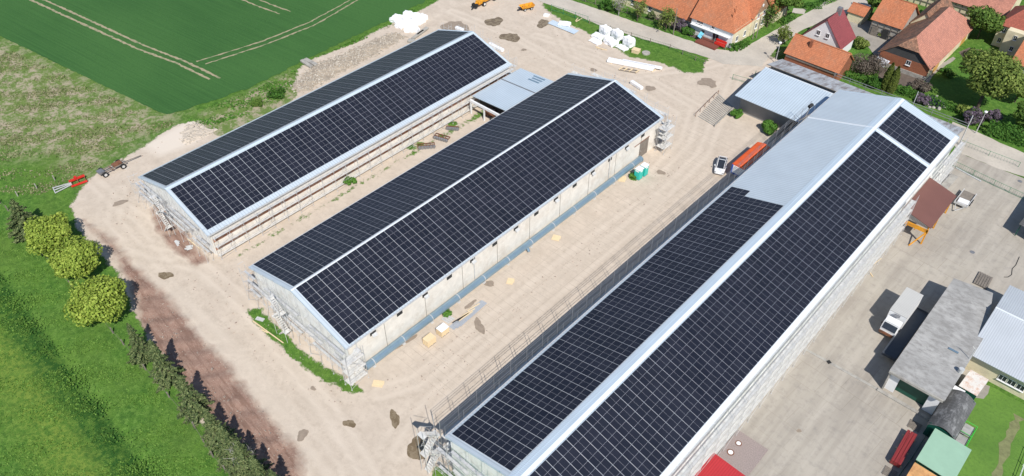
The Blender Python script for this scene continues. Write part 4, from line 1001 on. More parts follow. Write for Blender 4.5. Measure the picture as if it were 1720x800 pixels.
def spruce(label,base,top,k,sc,rz,group,dead=False):
    b=P(*base); H=height_of(base,top)
    mb,V=SPR[k]; ph=(8.,8.5,7.5)[k]
    t=thing('spruce_tree',label,'tree',b,rz,group)
    while len(SPM)<3:
        q=SPR[len(SPM)]; mm_=MB(); mm_.v=q[0].v; mm_.f=q[0].f; mm_.mi=q[0].mi
        o1=mm_.build('trunk',M['bark'],None,uv=False); o2=quadmesh('crown',q[1],LM['spruce']); SPM.append((o1,o2,[]))
    o1,o2,used=SPM[k]
    if used: o1=o1.copy();o2=o2.copy();COL.objects.link(o1);COL.objects.link(o2)
    used.append(1); o1.parent=t;o2.parent=t; t.scale=(sc*.98,sc*.98,H/ph*.82)
    return t
gsp='spruces along the fence'
LB=['upper left spruce standing apart at the head of the tree row above the round trees','spruce directly below the single round yellow-green tree','second spruce below the round tree, widest, with its shadow on brown soil',
 'third spruce below the round tree, with a tuft of pale grass at its foot','fourth spruce below the round tree, first of the crowded lower clump','fifth spruce below the round tree, in the crowded clump beside grey dead twigs','sixth spruce below the round tree, low in the clump near the bottom edge','spruce cut by the bottom edge, left one of the last pair','last spruce at the bottom edge, right one of the last pair']
for i,(b,t_,k,sc,rz) in enumerate([((52,395),(41,322),0,1.55,.2),((244,604),(222,530),0,.95,1.),((284,640),(270,556),1,1.12,2.),((330,694),(306,616),2,1.1,3.),((368,742),(345,676),1,1.05,.7),((394,772),(374,700),0,1.1,4.),((420,800),(398,728),2,1.1,5.),((446,826),(425,752),1,1.,2.6),((476,848),(455,776),0,1.,1.5)]):
    spruce(LB[i],b,t_,k,sc,rz,gsp)
gr_='round yellow-green trees along the fence'
broadleaf('round yellow-green maple next to the upper spruce, uppermost of the three round trees',(98,424),3.8,5.5,1.3,'maple',21,14000,.27,84,gr_)
broadleaf('middle round yellow-green maple, grown into the one above it',(140,466),3.9,5.5,1.3,'maple',22,15000,.27,90,gr_)
broadleaf('single round yellow-green maple standing free between the leafy pair and the spruces',(179,540),4.2,6.1,1.3,'maple',23,17000,.27,100,gr_)
# dead grey branches between the lower spruces
def bare(label,base,H,Rr,seed,cat='tree',name='bare_tree',mat='twig',n=60,group=None,col=None,leafN=0,leafk='pale'):
    rng=np.random.default_rng(seed); b=P(*base); t=thing(name,label,cat,b,0,group); mb=MB(); trunk(mb,H*.55,.13)
    tips=[]
    for i in range(n):
        a=rng.uniform(0,6.28); z=H*rng.uniform(.12,.55); e=Vector((math.cos(a)*Rr*rng.uniform(.3,.8),math.sin(a)*Rr*rng.uniform(.3,.8),z+H*rng.uniform(.12,.42)))
        mb.cyl((0,0,z),e,.045,.018,4)
        for j in range(3):
            e2=e+Vector(rng.normal(size=3))*Rr*.22+Vector((0,0,.15)); mb.cyl(e,e2,.02,.01,3,False); tips.append(e2)
    mb.v=[v+Vector(b) for v in mb.v]
    mb.build('branches',M[col] if col else M['bark'],t,uv=False)
    if leafN:
        c=np.array([tuple(x) for x in tips]); idx=rng.integers(0,len(c),leafN); p=c[idx]+rng.normal(size=(leafN,3))*Rr*.13
        quadmesh('crown',quads(p,rng.normal(size=(leafN,3))+np.array([0,0,.5]),.22,rng),LM[leafk],t)
    return t
M['greybark']=S('grey_dead_wood',(.38,.36,.33),.9,0,.2,3.)
bare('dead grey-branched tree among the lower spruces',(418,790),5.5,1.8,31,col='greybark',n=50)
# village trees
bare('leafless pale tree, first from the left beside the lane fence',(1039,26),5.5,2.2,32,n=60,col='greybark',leafN=250)
bare('thinly leafed tree between two taller trees beside the lane fence',(1070,36),5.,1.9,33,n=45,leafN=700)
bare('young fresh green tree in front of the low farm wing',(1118,52),5.5,2.,34,n=40,leafN=1500,leafk='pale')
bare('sparsely leafed tree beside the farmhouse side wall',(1288,46),6.,2.2,35,n=60,leafN=1300,leafk='green')
bare('small young tree between the side lane and the brick shed',(1313,76),4.2,1.7,36,n=40,leafN=1300,leafk='pale')
broadleaf('tall broad tree at the top edge behind the farmhouse',(1318,32),3.6,7,2.0,'green',41,4500,.38,26)
broadleaf('leafy tree overhanging the small orange outhouse',(1463,24),3.,5.5,1.6,'green',42,3200,.36,22)
broadleaf('leafy spreading tree behind the far end of the brick barn',(1641,66),4.4,5.,2.2,'green',43,4500,.38,26)
broadleaf('large round light green tree in the garden lawn beside the pond',(1641,182),6.3,9.,2.6,'pale',44,11000,.36,46,None,'broadleaf_tree','tree',.35)
broadleaf('loose green tree at the right edge beside the large garden tree',(1704,172),3.2,5.5,1.2,'pale',45,3000,.34,20)
broadleaf('dark leafed tree at the right edge above the thick hedge',(1716,222),3.4,5.5,.8,'green',46,3600,.34,20)
def bush(label,base,R_,H,kind,seed,N=1400,leaf=.24,name='bush',nb=14,group=None):
    rng=np.random.default_rng(seed); b=P(*base); o=quadmesh(name,blobs_crown(rng,R_,H,-.1,nb,1,leaf,N,.8),LM[kind]); o.location=b
    tag(o,label,'bush',group); return o
bush('small dark evergreen beside the farm wing',(1095,34),1.1,2.6,'spruce',51,900)
bush('leafy shrub at the lane fence near the top',(1019,17),2.,2.8,'hedge',52)
bush('purple flowering lilac beside the timber pole',(1139,52),1.5,3.,'lilac',53)
bush('round green bush in front of the farmhouse terrace',(1156,57),1.7,1.9,'hedge',54)
bush('round yellow-green bush beside the crimson roofed house',(1446,80),2.2,2.4,'pale',55)
bush('clipped green dome bush left of the twin cypresses',(1468,146),2.0,2.3,'hedge',56,2600,.2,nb=30)
bush('bright green bush right of the twin cypresses',(1523,157),1.4,1.9,'weed',57)
bush('brownish leafless shrub below the barn corner',(1538,154),2.3,3.0,'twig',58,2600,.2)
bush('lilac bush at the left end of the pond',(1548,174),1.7,1.9,'lilac',59)
bush('pale green big-leaved plant right of the pond',(1616,192),1.4,1.9,'pale',60,500,.5)
bush('dark purple bush in front of the large garden tree',(1628,206),2.1,2.9,'lilac',61,2000)
bush('second dark purple bush beside the street lamp',(1664,204),1.7,2.6,'lilac',62,1500)
bush('low bush on the lawn below the brick barn',(1588,124),1.2,1.3,'hedge',63,900)
bush('small bush at the lawn edge left of the large garden tree',(1594,130),1.3,1.4,'green',64,900)
bush('light green bush behind the brick barn drive',(1480,62),1.2,1.3,'pale',65,700)
bush('green bush growing at the left corner of the grey boarded shed',(1236,196),1.4,1.7,'weed',66,1300)
bush('green bush growing in front of the grey boarded shed wall',(1291,222),2.0,2.2,'weed',67,2600)
bush('green weed clump behind the portable toilets',(1063,298),.9,.9,'weed',68,500,.2)
bush('weed clump below the duct beside the metal sheets',(750,527),.9,.5,'weed',69,400,.2)
bush('large weed clump at the scaffold foot between the two left halls',(588,308),1.3,1.2,'weed',70,900,.22)
bush('scrubby bush on the grass bank beside the rubble',(466,162),2.,1.8,'hedge',71,1500)
bush('low scrub on the grass bank near the gravel heap',(432,178),1.4,1.2,'green',72,900)
rngT=np.random.default_rng(5)
b=bush('dark twiggy leafless thicket behind the brick shed',(1452,118),4.0,3.6,'twig',73,6000,.16,nb=26)
bush('dark shrub in the shade right of the barn',(1636,100),2.2,2.,'hedge',74,1500)
bush('low dark shrub below the tree at the right edge',(1700,118),1.8,1.6,'hedge',75,1200)
def cypress(label,base,H,r,seed,group):
    rng=np.random.default_rng(seed); N=2600; u=rng.uniform(0,1,N)**.8; a=rng.uniform(0,6.28,N); rr=r*(np.sin(np.clip(u*.92+.12,0,1)*np.pi)**.55)*rng.uniform(.8,1.08,N)*(1-u*.25)
    p=np.stack([rr*np.cos(a),rr*np.sin(a),u*H],1); nr=np.stack([np.cos(a),np.sin(a),np.full(N,.5)],1)+rng.normal(size=(N,3))*.4
    t=thing('cypress_tree',label,'tree',P(*base),0,group); quadmesh('crown',quads(p,nr,.24,rng,2.2),LM['cypress'],t)
    mb=MB(); mb.cyl((0,0,-.1),(0,0,H*.9),.12,.03,6); mb.v=[v+P(*base) for v in mb.v]; mb.build('trunk',M['bark'],t,uv=False)
cypress('left one of the twin slender columnar cypresses in front of the brick barn',(1484,152),6.3,.95,81,'twin cypresses')
cypress('right one of the twin slender columnar cypresses, nearer the bright green bush',(1494,156),6.0,.95,82,'twin cypresses')
def hedge(label,line,w,h,kind,seed,dens=28,leaf=.26):
    rng=np.random.default_rng(seed); pts=densify([P(*q) for q in line],1.) ; pos=[];nr=[]
    for a,b in zip(pts[:-1],pts[1:]):
        L=(b-a).length; d=(b-a)/L; s=Vector((-d.y,d.x)); n=int(dens*L*(w+2*h)); hh=h*rng.uniform(.88,1.12); ww=w*rng.uniform(.9,1.1)
        for i in range(n):
            u=rng.uniform(0,L); k=rng.uniform(0,ww+2*hh)
            if k<hh: o,z,nx=-ww/2,k,(-s.x,-s.y,.3)
            elif k<hh+ww: o,z,nx=k-hh-ww/2,hh,(0,0,1)
            else: o,z,nx=ww/2,k-hh-ww,(s.x,s.y,.3)
            o*=rng.uniform(.85,1.05); z*=rng.uniform(.9,1.04)
            pos.append((a.x+d.x*u+s.x*o,a.y+d.y*u+s.y*o,z)); nr.append(nx)
    pos=np.array(pos); nr=np.array(nr)+rng.normal(size=(len(pos),3))*.4
    o=quadmesh('hedge',quads(pos,nr,leaf,rng),LM[kind]); tag(o,label,'hedge'); return o
hedge('long clipped hedge running behind the long grey shed',[(1392,122),(1450,140),(1540,166),(1600,186),(1640,205)],1.3,1.5,'hedge',91,14)
hedge('thick tall dark hedge beside the lane at the right edge',[(1655,222),(1690,232),(1740,250)],2.6,2.4,'hedge',92,18,.3)
hedge('low bright green hedge rounding the farmhouse corner',[(1225,84),(1238,84),(1254,74)],1.6,1.2,'hedge',93,26)
hedge('low hedge along the side lane behind the farmhouse',[(1311,42),(1320,38),(1331,30)],1.6,1.2,'hedge',94,22)
hedge('short hedge at the top beside the side lane',[(1350,16),(1378,13)],1.4,1.3,'hedge',95,22)
hedge('hedge strip at the top edge beyond the side lane',[(1380,8),(1412,-4)],1.6,1.3,'weed',96,18)

# ground cover: tufts in the near meadow, weeds along the yard edge and on the bare patches
def tufts(name,label,poly,N,size,kind,seed,cat='grass',avoid=None,h=.08):
    rng=np.random.default_rng(seed); pts=[P(*q) for q in poly]; q=[(p.x,p.y) for p in pts]; xs=[p[0] for p in q]; ys=[p[1] for p in q]
    X=rng.uniform(min(xs),max(xs),N*5); Y=rng.uniform(min(ys),max(ys),N*5)
    cl=np.sin(X*.31+seed)*np.sin(Y*.27+1.3*seed)+.7*np.sin(X*.9-Y*.7)+rng.normal(size=N*5)*.7
    k=(sdist(X,Y,q)>0)&(cl>.5); X=X[k][:N];Y=Y[k][:N]; n=len(X)
    nr=rng.normal(size=(n,3))*.6+np.array([0,0,1.]); o=quadmesh(name,quads(np.stack([X,Y,np.full(n,h)],1),nr,size,rng,1.4),LM[kind]); o['kind']='stuff'; o['label']=label; o['category']=cat
LM['tuft']=leafmat('meadow_tufts',(.08,.18,.025),(.125,.245,.036),(.19,.32,.06)); LM['dark']=leafmat('tall_dark_grass',(.04,.11,.018),(.06,.15,.024),(.09,.19,.032)); LM['dry']=leafmat('dry_tufts',(.10,.15,.04),(.22,.24,.10),(.36,.32,.20))
tufts('meadow_grass','tufts of grass covering the near meadow left of the tree row',[(-40,340),(30,380),(70,436),(134,506),(188,566),(222,606),(258,650),(320,724),(392,820),(-40,820)],12000,.17,'tuft',7)
tufts('ditch_grass','taller dark grass along the ditch crossing the near meadow',[(-60,400),(0,462),(35,510),(81,568),(116,620),(168,684),(203,736),(255,794),(300,850),(255,850),(170,765),(120,700),(60,620),(0,545),(-80,470)],2600,.16,'dark',11)
tufts('meadow_weeds','pale dry tufts scattered over the patchy upper meadow',[(-20,80),(20,86),(260,195),(300,205),(230,238),(180,268),(140,300),(60,330),(-20,320)],9000,.24,'dry',8)
tufts('verge_weeds','green weeds along the strip between wheat field and rubble',[(290,196),(420,156),(500,112),(560,84),(640,44),(700,12),(690,30),(600,72),(530,98),(500,118),(490,160),(430,190),(350,212)],5000,.3,'weed',9)
# ------------------------------------------------------------------ rubble, puddles
def heap(name,label_kind,poly,h,mat,seed,chunks=300,cs=(.1,.45)):
    rng=np.random.default_rng(seed); pts=[P(*q) for q in poly]; xs=np.array([p.x for p in pts]); ys=np.array([p.y for p in pts])
    X,Y=np.meshgrid(np.arange(xs.min()-1,xs.max()+1,.4),np.arange(ys.min()-1,ys.max()+1,.4)); D=sdist(X,Y,[(p.x,p.y) for p in pts])
    nz=.5+.25*np.sin(X*1.1+seed)*np.cos(Y*.9)+.25*np.sin(X*.45-Y*.6+seed)+rng.uniform(-.12,.12,X.shape)
    D=D-rng.uniform(0,1.4,X.shape); Z=np.clip(D/3.0,0,1)**.7*h*nz; Z=np.where(D>0,Z+.01,-.12)
    mb=MB(); ny,nx=X.shape; mb.v=[Vector((X[j,i],Y[j,i],Z[j,i])) for j in range(ny) for i in range(nx)]
    for j in range(ny-1):
        for i in range(nx-1):
            if max(D[j,i],D[j+1,i+1],D[j,i+1],D[j+1,i])>-.5: mb.f.append([j*nx+i,j*nx+i+1,(j+1)*nx+i+1,(j+1)*nx+i]); mb.mi.append(0)
    ok=np.argwhere(D>.1); mb.m(1)
    for k in range(chunks):
        j,i=ok[rng.integers(len(ok))]; s=rng.uniform(*cs); e=Euler(rng.uniform(0,6,3)).to_matrix()
        mb.box((X[j,i]+rng.uniform(-.3,.3),Y[j,i]+rng.uniform(-.3,.3),Z[j,i]+s*.15),(s*1.6,s,s*.5),M=e)
    o=mb.build(name,mat,uv=False); o['kind']='stuff'; o['label']=label_kind; o['category']='rubble'
M['rub']=S('rubble_soil',(.38,.32,.25),.95,0,.35,1.2,(.26,.21,.16),.6,.8)
M['chunk']=S('rubble_chunks',(.50,.45,.38),.9,0,.3,2.)
M['gravel']=S('pale_gravel',(.52,.45,.37),.95,0,.18,1.5,None,.5,.6)
heap('rubble','long heap of broken pale rubble behind the leftmost hall',[(498,128),(530,104),(580,84),(640,58),(668,52),(690,62),(650,86),(600,112),(560,134),(520,156),(494,160),(484,146)],.8,[M['rub'],M['chunk']],3,1100,(.07,.26))
heap('gravel_heap','pale gravel and rubble heap left of the leftmost hall',[(296,226),(312,208),(330,205),(352,212),(372,216),(350,232),(318,246),(300,246)],1.1,[M['gravel'],M['chunk']],4,160,(.06,.2))
M['mud']=None
def mud():
    mm,n,l,b=newmat('muddy_water'); pos=geopos(n,l); f=noise(n,l,.9,5,.6,pos)
    l.new(mix(n,l,mrange(n,l,f,.4,.6),(.17,.125,.075),(.25,.195,.125)),b.inputs['Base Color']); l.new(mrange(n,l,f,.45,.55,.06,.45),b.inputs['Roughness']); return mm
M['mud']=mud(); M['wet']=S('damp_soil',(.30,.24,.185),.8,0,.2,1.5)
def puddle(c,rx,ry,seed,mat='mud',z=.045,rot=0.):
    rg=random.Random(seed); rx*=1.05; ry*=1.05; p=P(*c); n=44; pts=[]; k1,k2,k3=rg.uniform(0,6),rg.uniform(0,6),rg.uniform(0,6)
    for i in range(n):
        a=6.283*i/n; r=.85+.16*math.sin(2*a+k1)+.10*math.sin(3*a+k2)+.05*math.sin(7*a+k3)+rg.uniform(-.03,.03)
        x,y=rx*r*math.cos(a),ry*r*math.sin(a); pts.append((p.x+x*math.cos(rot)-y*math.sin(rot),p.y+x*math.sin(rot)+y*math.cos(rot)))
    if seed%1==0: 
        c2=[(p.x+(q[0]-p.x)*1.25,p.y+(q[1]-p.y)*1.25) for q in pts]
    sheet('puddle',pts,z,M[mat])
for i,(c,rx,ry,m_,rot) in enumerate([((587,712),.9,.65,'mud',.3),((663,704),.7,1.5,'mud',.9),((700,752),1.2,1.9,'mud',1.0),((706,764),1.1,.9,'mud',.4),((278,463),1.4,.8,'mud',.3),((202,341),1.6,.6,'wet',1.2),((508,731),.8,.9,'wet',.3),
    ((857,63),2.3,2.3,'mud',.3),((830,37),2.0,2.6,'mud',.6),((765,46),3.2,3.4,'wet',.4),((1187,138),2.2,1.5,'wet',.5),((1194,142),1.4,1.2,'wet',1.5),((1110,290),.7,.9,'wet',1.2),((805,548),1.7,.7,'wet',-.6),((526,653),.45,.35,'wet',0),((912,40),1.6,2.0,'mud',.6),
    ((822,477),1.0,.6,'wet',.5),((1092,149),1.,1.3,'wet',.6),((997,118),1.,.6,'wet',.3),((880,84),.7,.5,'wet',.3),((790,77),1.0,.7,'wet',.2),((655,590),1.,.35,'wet',1.5),((680,575),2.2,.5,'wet',1.5),((790,512),1.3,.4,'wet',1.5),((1320,620),.3,.2,'wet',0),((1342,724),.35,.3,'wet',0),((700,745),.6,.5,'mud',0)]):
    puddle(c,rx,ry,100+i,m_,.045+.0007*i,rot)
# ------------------------------------------------------------------ small things
def at(px,py,z=0): return P(px,py,z)
# portable toilets
M['turq']=S('turquoise_plastic',(.03,.50,.42),.45,0,.06)
def toilet(label,loc):
    t=thing('portable_toilet',label,'toilet',loc,0,'turquoise portable toilets'); x,y=loc[0],loc[1]
    mb=MB(); mb.box((x,y,1.1),(1.12,1.12,2.05)); mb.build('cabin',M['turq'],t,bevel=.03)
    mb=MB(); mb.add([(x-.6,y-.6,2.12),(x+.6,y-.6,2.12),(x+.6,y+.6,2.12),(x-.6,y+.6,2.12),(x-.45,y-.5,2.32),(x+.45,y-.5,2.32),(x+.45,y+.5,2.32),(x-.45,y+.5,2.32)],[(0,3,2,1),(4,5,6,7),(0,1,5,4),(1,2,6,5),(2,3,7,6),(3,0,4,7)]); mb.build('roof',M['white'],t)
    mb=MB(); mb.box((x+.575,y,1.05),(.03,.85,1.85)); d=mb.build('door',M['turq'],t); mb=MB(); mb.box((x+.6,y,1.85),(.02,.6,.28)); mb.build('door_sign',M['white'],d)
    mb=MB(); mb.box((x,y-.575,1.85),(.75,.02,.28)); mb.build('vent_panel',M['white'],t)
    for k in (-.35,0,.35): mb=MB(); mb.box((x+k,y-.57,.95),(.05,.03,1.2)); mb.build('rib',M['turq'],t)
    mb=MB(); mb.box((x,y,.04),(1.16,1.16,.08)); mb.build('skid',M['galvdark'],t)
p=at(1072.9,304.2)
toilet('left turquoise portable toilet, nearer the duct end',(p.x-.6,p.y+.6,0)); toilet('right turquoise portable toilet, farther from the duct',(p.x-.5,p.y+2.1,0))
# crates
def crate(label,loc,L,W,H,topm):
    x,y=loc[0],loc[1]; t=thing('wooden_crate',label,'crate',(x,y,0),0,'wooden crates beside the duct')
    mb=MB(); mb.box((x,y,H/2+.1),(L-.06,W-.06,H-.1)); mb.build('body',M['woodlight'],t)
    mb=MB(); mb.box((x,y,H+.09),(L,W,.05)); mb.build('lid',M[topm],t)
    for i in range(3):
        for s in (-1,1):
            mb=MB(); mb.box((x+(i-1)*(L/2-.08),y+s*(W/2-.015),H/2+.08),(.1,.03,H-.04)); mb.build('batten',M['woodlight'],t)
            mb=MB(); mb.box((x+s*(L/2-.015),y+(i-1)*(W/2-.08),H/2+.08),(.03,.1,H-.04)); mb.build('batten',M['woodlight'],t)
    for s in (-1,0,1): mb=MB(); mb.box((x+s*(L/2-.1),y,.05),(.1,W,.1)); mb.build('skid',M['woodgrey'],t)
p=at(719.7,585.8); crate('tan plywood-topped crate, farther left of the two beside the duct',(p.x-.6,p.y+.8),1.2,1.55,1.15,'woodlight')
p=at(742.5,568.3); crate('white-topped wooden crate touching the pile of metal sheets',(p.x-.6,p.y+.75),1.2,1.5,1.15,'wrap')
# sheet pile with planks
q=at(761,560)
t=thing('sheet_pile','pile of silver corrugated sheets with yellow planks and black rails on top','pile',(q.x,q.y,0))
a0,a1,b0=at(757,549),at(811,505),at(762,553); c0=(a0+a1)/2; dv=(a1-a0); L=dv.length; rz=math.atan2(dv.y,dv.x)
M['silver']=ribbed('silver_corrugated',(.55,.58,.62),.2,'Y',.35,.4,.35,.05)
for k in range(3): mb=MB(); mb.box((c0.x+.35+k*.12,c0.y-.2+k*.3,.08+k*.05),(L-k*.5,1.0,.05),rz+.02*k); mb.build('metal_sheet',M['silver'],t)
for i in range(7):
    u=random.uniform(.3,.7); p=a0.lerp(a1,u)+Vector((.35+random.uniform(-.3,.3),-.2+random.uniform(-.3,.3),0)); mb=MB(); mb.box((p.x,p.y,.27+.02*i),(random.uniform(2.,3.2),.16,.04),rz+random.uniform(-.2,.1)); mb.build('plank',M['woodlight' if i not in (2,5) else 'black'],t)
t2=at(749,540); mb=MB(); 
for i in range(4): mb.box((t2.x-.1,t2.y+i*.34,.06),(1.5,.26,.04),.1)
tag(mb.build('metal_sheets',M['galv']),'small stack of four grey metal strips behind the white-topped crate','sheets')
# plywood boards lying on the ground
for lb,a,L,W,rz in (('tan plywood board lying beside the near end of the duct',(635,645),1.5,1.1,.6),('pale plywood board lying beside the duct at mid-length',(857,473),1.0,1.3,.5),('weathered plywood board lying beside the duct beyond mid-length',(934,400),1.3,1.3,.4),('split plywood board lying by the duct near the toilets',(1045,301),1.2,1.7,.5)):
    p=at(*a); mb=MB(); mb.box((p.x,p.y,.06),(L,W,.05),rz); mb.box((p.x+.15,p.y+.2,.1),(L*.8,W*.5,.03),rz+.15); tag(mb.build('plywood_board',M['woodlight']),lb,'board','plywood boards beside the duct')
for lb,a,b in (('yellow timber beam lying on grass before the middle hall scaffold',(425,540),(476,577)),('second yellow timber beam crossing the first on the grass',(440,555),(450,560)),('long yellow plank lying beside the right scaffold of the longest hall',(1453,455),(1480,435)),('short yellow plank on the paved yard below the long one',(1461,459),(1466,466)),('yellow plank leaning at the scaffold foot, near the leftmost hall',(315,402),(338,420))):
    p,q=at(*a),at(*b); mb=MB(); mb.beam((p.x,p.y,.12),(q.x,q.y,.1),.14,.09); tag(mb.build('timber_plank',M['woodlight']),lb,'plank')
p=at(437,537); mb=MB(); mb.box((p.x,p.y,.1),(1.3,.6,.1),.4); tag(mb.build('metal_sheets',M['galv']),'small grey metal plate on the grass before the middle hall','sheets')
for lb,a,rz in (('crumpled grey foil lying before the leftmost hall scaffold',(298,408),.2),('small grey plastic tub lying before the leftmost hall scaffold',(318,417),1.2)):
    p=at(*a); mb=MB(); 
    for k in range(4): mb.box((p.x+random.uniform(-.4,.4),p.y+random.uniform(-.3,.3),.12),(.9,.35,.08),M=Euler((random.uniform(-.3,.3),random.uniform(-.3,.3),rz+random.uniform(-.5,.5))).to_matrix())
    tag(mb.build('debris',M['galv']),lb,'debris')
# wrapped packs
def pack_mesh(seed,L,W,H):
    rg=random.Random(seed); mb=MB(); 
    nx,nyy,nz=4,4,3
    def pt(i,j,k): 
        x,y,z=(i/nx-.5)*L,(j/nyy-.5)*W,k/nz*H
        return Vector((x*(1-.10*(k==nz)),y*(1-.10*(k==nz)),z))+Vector((rg.uniform(-.09,.09),rg.uniform(-.09,.09),rg.uniform(-.07,.07) if k else 0))
    idx={}
    for i in range(nx+1):
        for j in range(nyy+1):
            for k in range(nz+1):
                if i in(0,nx) or j in (0,nyy) or k in (0,nz): idx[i,j,k]=len(mb.v); mb.v.append(pt(i,j,k))
    def fq(a,b,c,d): mb.f.append([idx[a],idx[b],idx[c],idx[d]]); mb.mi.append(0)
    for i in range(nx):
        for j in range(nyy): fq((i,j,nz),(i+1,j,nz),(i+1,j+1,nz),(i,j+1,nz)); fq((i,j,0),(i,j+1,0),(i+1,j+1,0),(i+1,j,0))
    for i in range(nx):
        for k in range(nz): fq((i,0,k),(i+1,0,k),(i+1,0,k+1),(i,0,k+1)); fq((i,nyy,k),(i,nyy,k+1),(i+1,nyy,k+1),(i+1,nyy,k))
    for j in range(nyy):
        for k in range(nz): fq((0,j,k),(0,j,k+1),(0,j+1,k+1),(0,j+1,k)); fq((nx,j,k),(nx,j+1,k),(nx,j+1,k+1),(nx,j,k+1))
    return mb
PKM=[]
for s,(L,W,H) in enumerate(((2.0,1.3,1.0),(1.9,1.4,1.25),(2.2,1.3,.8))):
    o=pack_mesh(s,L,W,H).build('wrapped_pack',M['wrap'],None,smooth=False,uv=False); PKM.append([o,False])
def pack(label,c,k,rz,group,sc=(1,1,1),z=0):
    o,u=PKM[k]
    if u: o=o.copy(); COL.objects.link(o)
    PKM[k][1]=True; p=at(*c); o.location=(p.x,p.y,z); o.rotation_euler=(0,0,rz); o.scale=sc; tag(o,label,'pack',group)
    k_=MB(); k_.box((0,0,0),(.45,.02,.25)); 
gl='white wrapped packs near the wheat field'
zp=lambda x,y:(630+x/6.156,y/6.156)
PL=[(200,225),(232,200),(270,250),(300,205),(340,165),(325,285),(355,240),(385,205),(420,180),(350,325),(395,290),(430,245),(470,230),(495,200),(410,325),(255,285)]
for i,c in enumerate(PL):
    ord_=['first','second','third','fourth','fifth','sixth','seventh','eighth','ninth','tenth','eleventh','twelfth','thirteenth','fourteenth','fifteenth','sixteenth'][i]
    rank=sorted(range(len(PL)),key=lambda j:PL[j][0]).index(i)
    ords=['leftmost','second','third','fourth','fifth','sixth','seventh','eighth','ninth','tenth','eleventh','twelfth','thirteenth','fourteenth','fifteenth','rightmost'][rank]
    pack('white wrapped pack, %s from the left in the heap next to the wheat field'%ords if rank not in(0,15) else '%s white wrapped pack in the heap next to the wheat field'%ords,zp(*c),i%3,random.uniform(-.4,.4)+.3,gl,(1,1,random.uniform(.8,1.15)))
gl='white wrapped packs near the lane'; zq=lambda x,y:(880+x/4,y/4)
for lb,c,k,sc in (('tall white wrapped block, farthest back left of the group by the lane',(545,235),1,(1.25,1.25,1.6)),('tall white wrapped block in the middle of the group by the lane',(625,262),1,(1.2,1.2,1.65)),('tall white wrapped block at the right end of the group by the lane',(703,305),1,(1.2,1.2,1.55)),
     ('low white bale behind the front left one, group by the lane',(498,255),0,(1.35,1.3,.8)),('flat white bale at the front left of the group by the lane',(480,285),2,(1.2,1.25,.6)),('large white wrapped bale at the front middle of the group by the lane',(582,295),0,(1.45,1.5,1.1)),('flat white wrapped slab at the front right of the group by the lane',(660,325),2,(1.2,1.2,.45))):
    pack(lb,zq(*c),k,random.uniform(-.25,.25)-.2,gl,sc)
pack('white wrapped pack lying on the blue-grey sheets near the lane gate',(948,43),2,.5,'packs near the gate',(1.3,1.2,.6),.25)
a,b=at(926,36),at(970,54); mb=MB(); 
for k in range(3): mb.beam((a.x+k*.1,a.y-k*.5,.12+k*.04),(b.x+k*.1,b.y-k*.5,.12+k*.04),1.1,.06)
tag(mb.build('metal_sheets',M['bluetrim']),'long blue-grey roof sheets lying near the lane gate under a white pack','sheets')
a,b=at(1022,103),at(1108,120); t=thing('wrapped_beams','long stack of white wrapped profiles lying in the yard near the lane','beams',(a.x,a.y,0))
for k in range(4): 
    o=(b-a); u0,u1=(0,.9) if k<2 else (.25,1); p=a+o*u0+Vector((0,k*.45-.5,0)); q=a+o*u1+Vector((0,k*.45-.5,0)); mb=MB(); mb.beam((p.x,p.y,.35+(.3 if k in(1,2) else 0)),(q.x,q.y,.35+(.3 if k in (1,2) else 0)),.5,.45); mb.build('wrapped_bundle',M['wrap'],t)
for u in (.1,.35,.6,.9): p=a+(b-a)*u; mb=MB(); mb.box((p.x,p.y,.06),(.12,2.,.12)); mb.build('bearer',M['woodlight'],t)
a,b=at(1042,117),at(1071,122); t=thing('pallet','long pallet frame with grey slats beside the white wrapped profiles','pallet',(a.x,a.y,0))
for k in (-.5,.5): mb=MB(); mb.beam((a.x,a.y+k,.15),(b.x,b.y+k,.15),.15,.2); mb.build('side_beam',M['woodgrey'],t)
for u in (.02,.3,.6,.98): p=a.lerp(b,u); mb=MB(); mb.box((p.x,p.y,.3),(.3,1.3,.08)); mb.build('slat',M['woodlight'],t)
for lb,a,b in (('two crossed planks on the ground left of the white packs',(1001,79),(1012,84)),('plank leaning by the lane gate',(967,36),(971,31))):
    p,q=at(*a),at(*b); mb=MB(); mb.beam((p.x,p.y,.1),(q.x,q.y,.15),.2,.1); mb.beam((p.x+.3,p.y-.3,.12),(q.x+.8,q.y+.5,.1),.2,.1); tag(mb.build('timber_plank',M['woodlight']),lb,'plank')
p=at(1068,88); t=thing('wooden_crate','open tan crate on the grass edge right of the white packs','crate',(p.x,p.y,0))
mb=MB(); mb.box((p.x,p.y,.35),(1.6,1.3,.7),.2); mb.build('body',M['woodlight'],t); mb=MB(); mb.box((p.x,p.y,.74),(1.7,1.4,.06),.2); mb.build('lid',M['woodlight'],t)
p=at(1085,90); mb=MB(); mb.lathe((p.x,p.y,0),[(.9,0),(.9,.25),(.55,.3),(.5,.28)],14); tag(mb.build('manhole_ring',M['concrete']),'round concrete manhole ring on the grass edge near the lane','manhole')
p=at(918,27); mb=MB(); mb.box((p.x,p.y,.2),(1.3,1.,.4),.3); mb.box((p.x+.1,p.y,.43),(1.0,.8,.08),.3); tag(mb.build('panel_box',M['wrap'],None),'small pale blue-white box on the grass beside the lane gate','box')
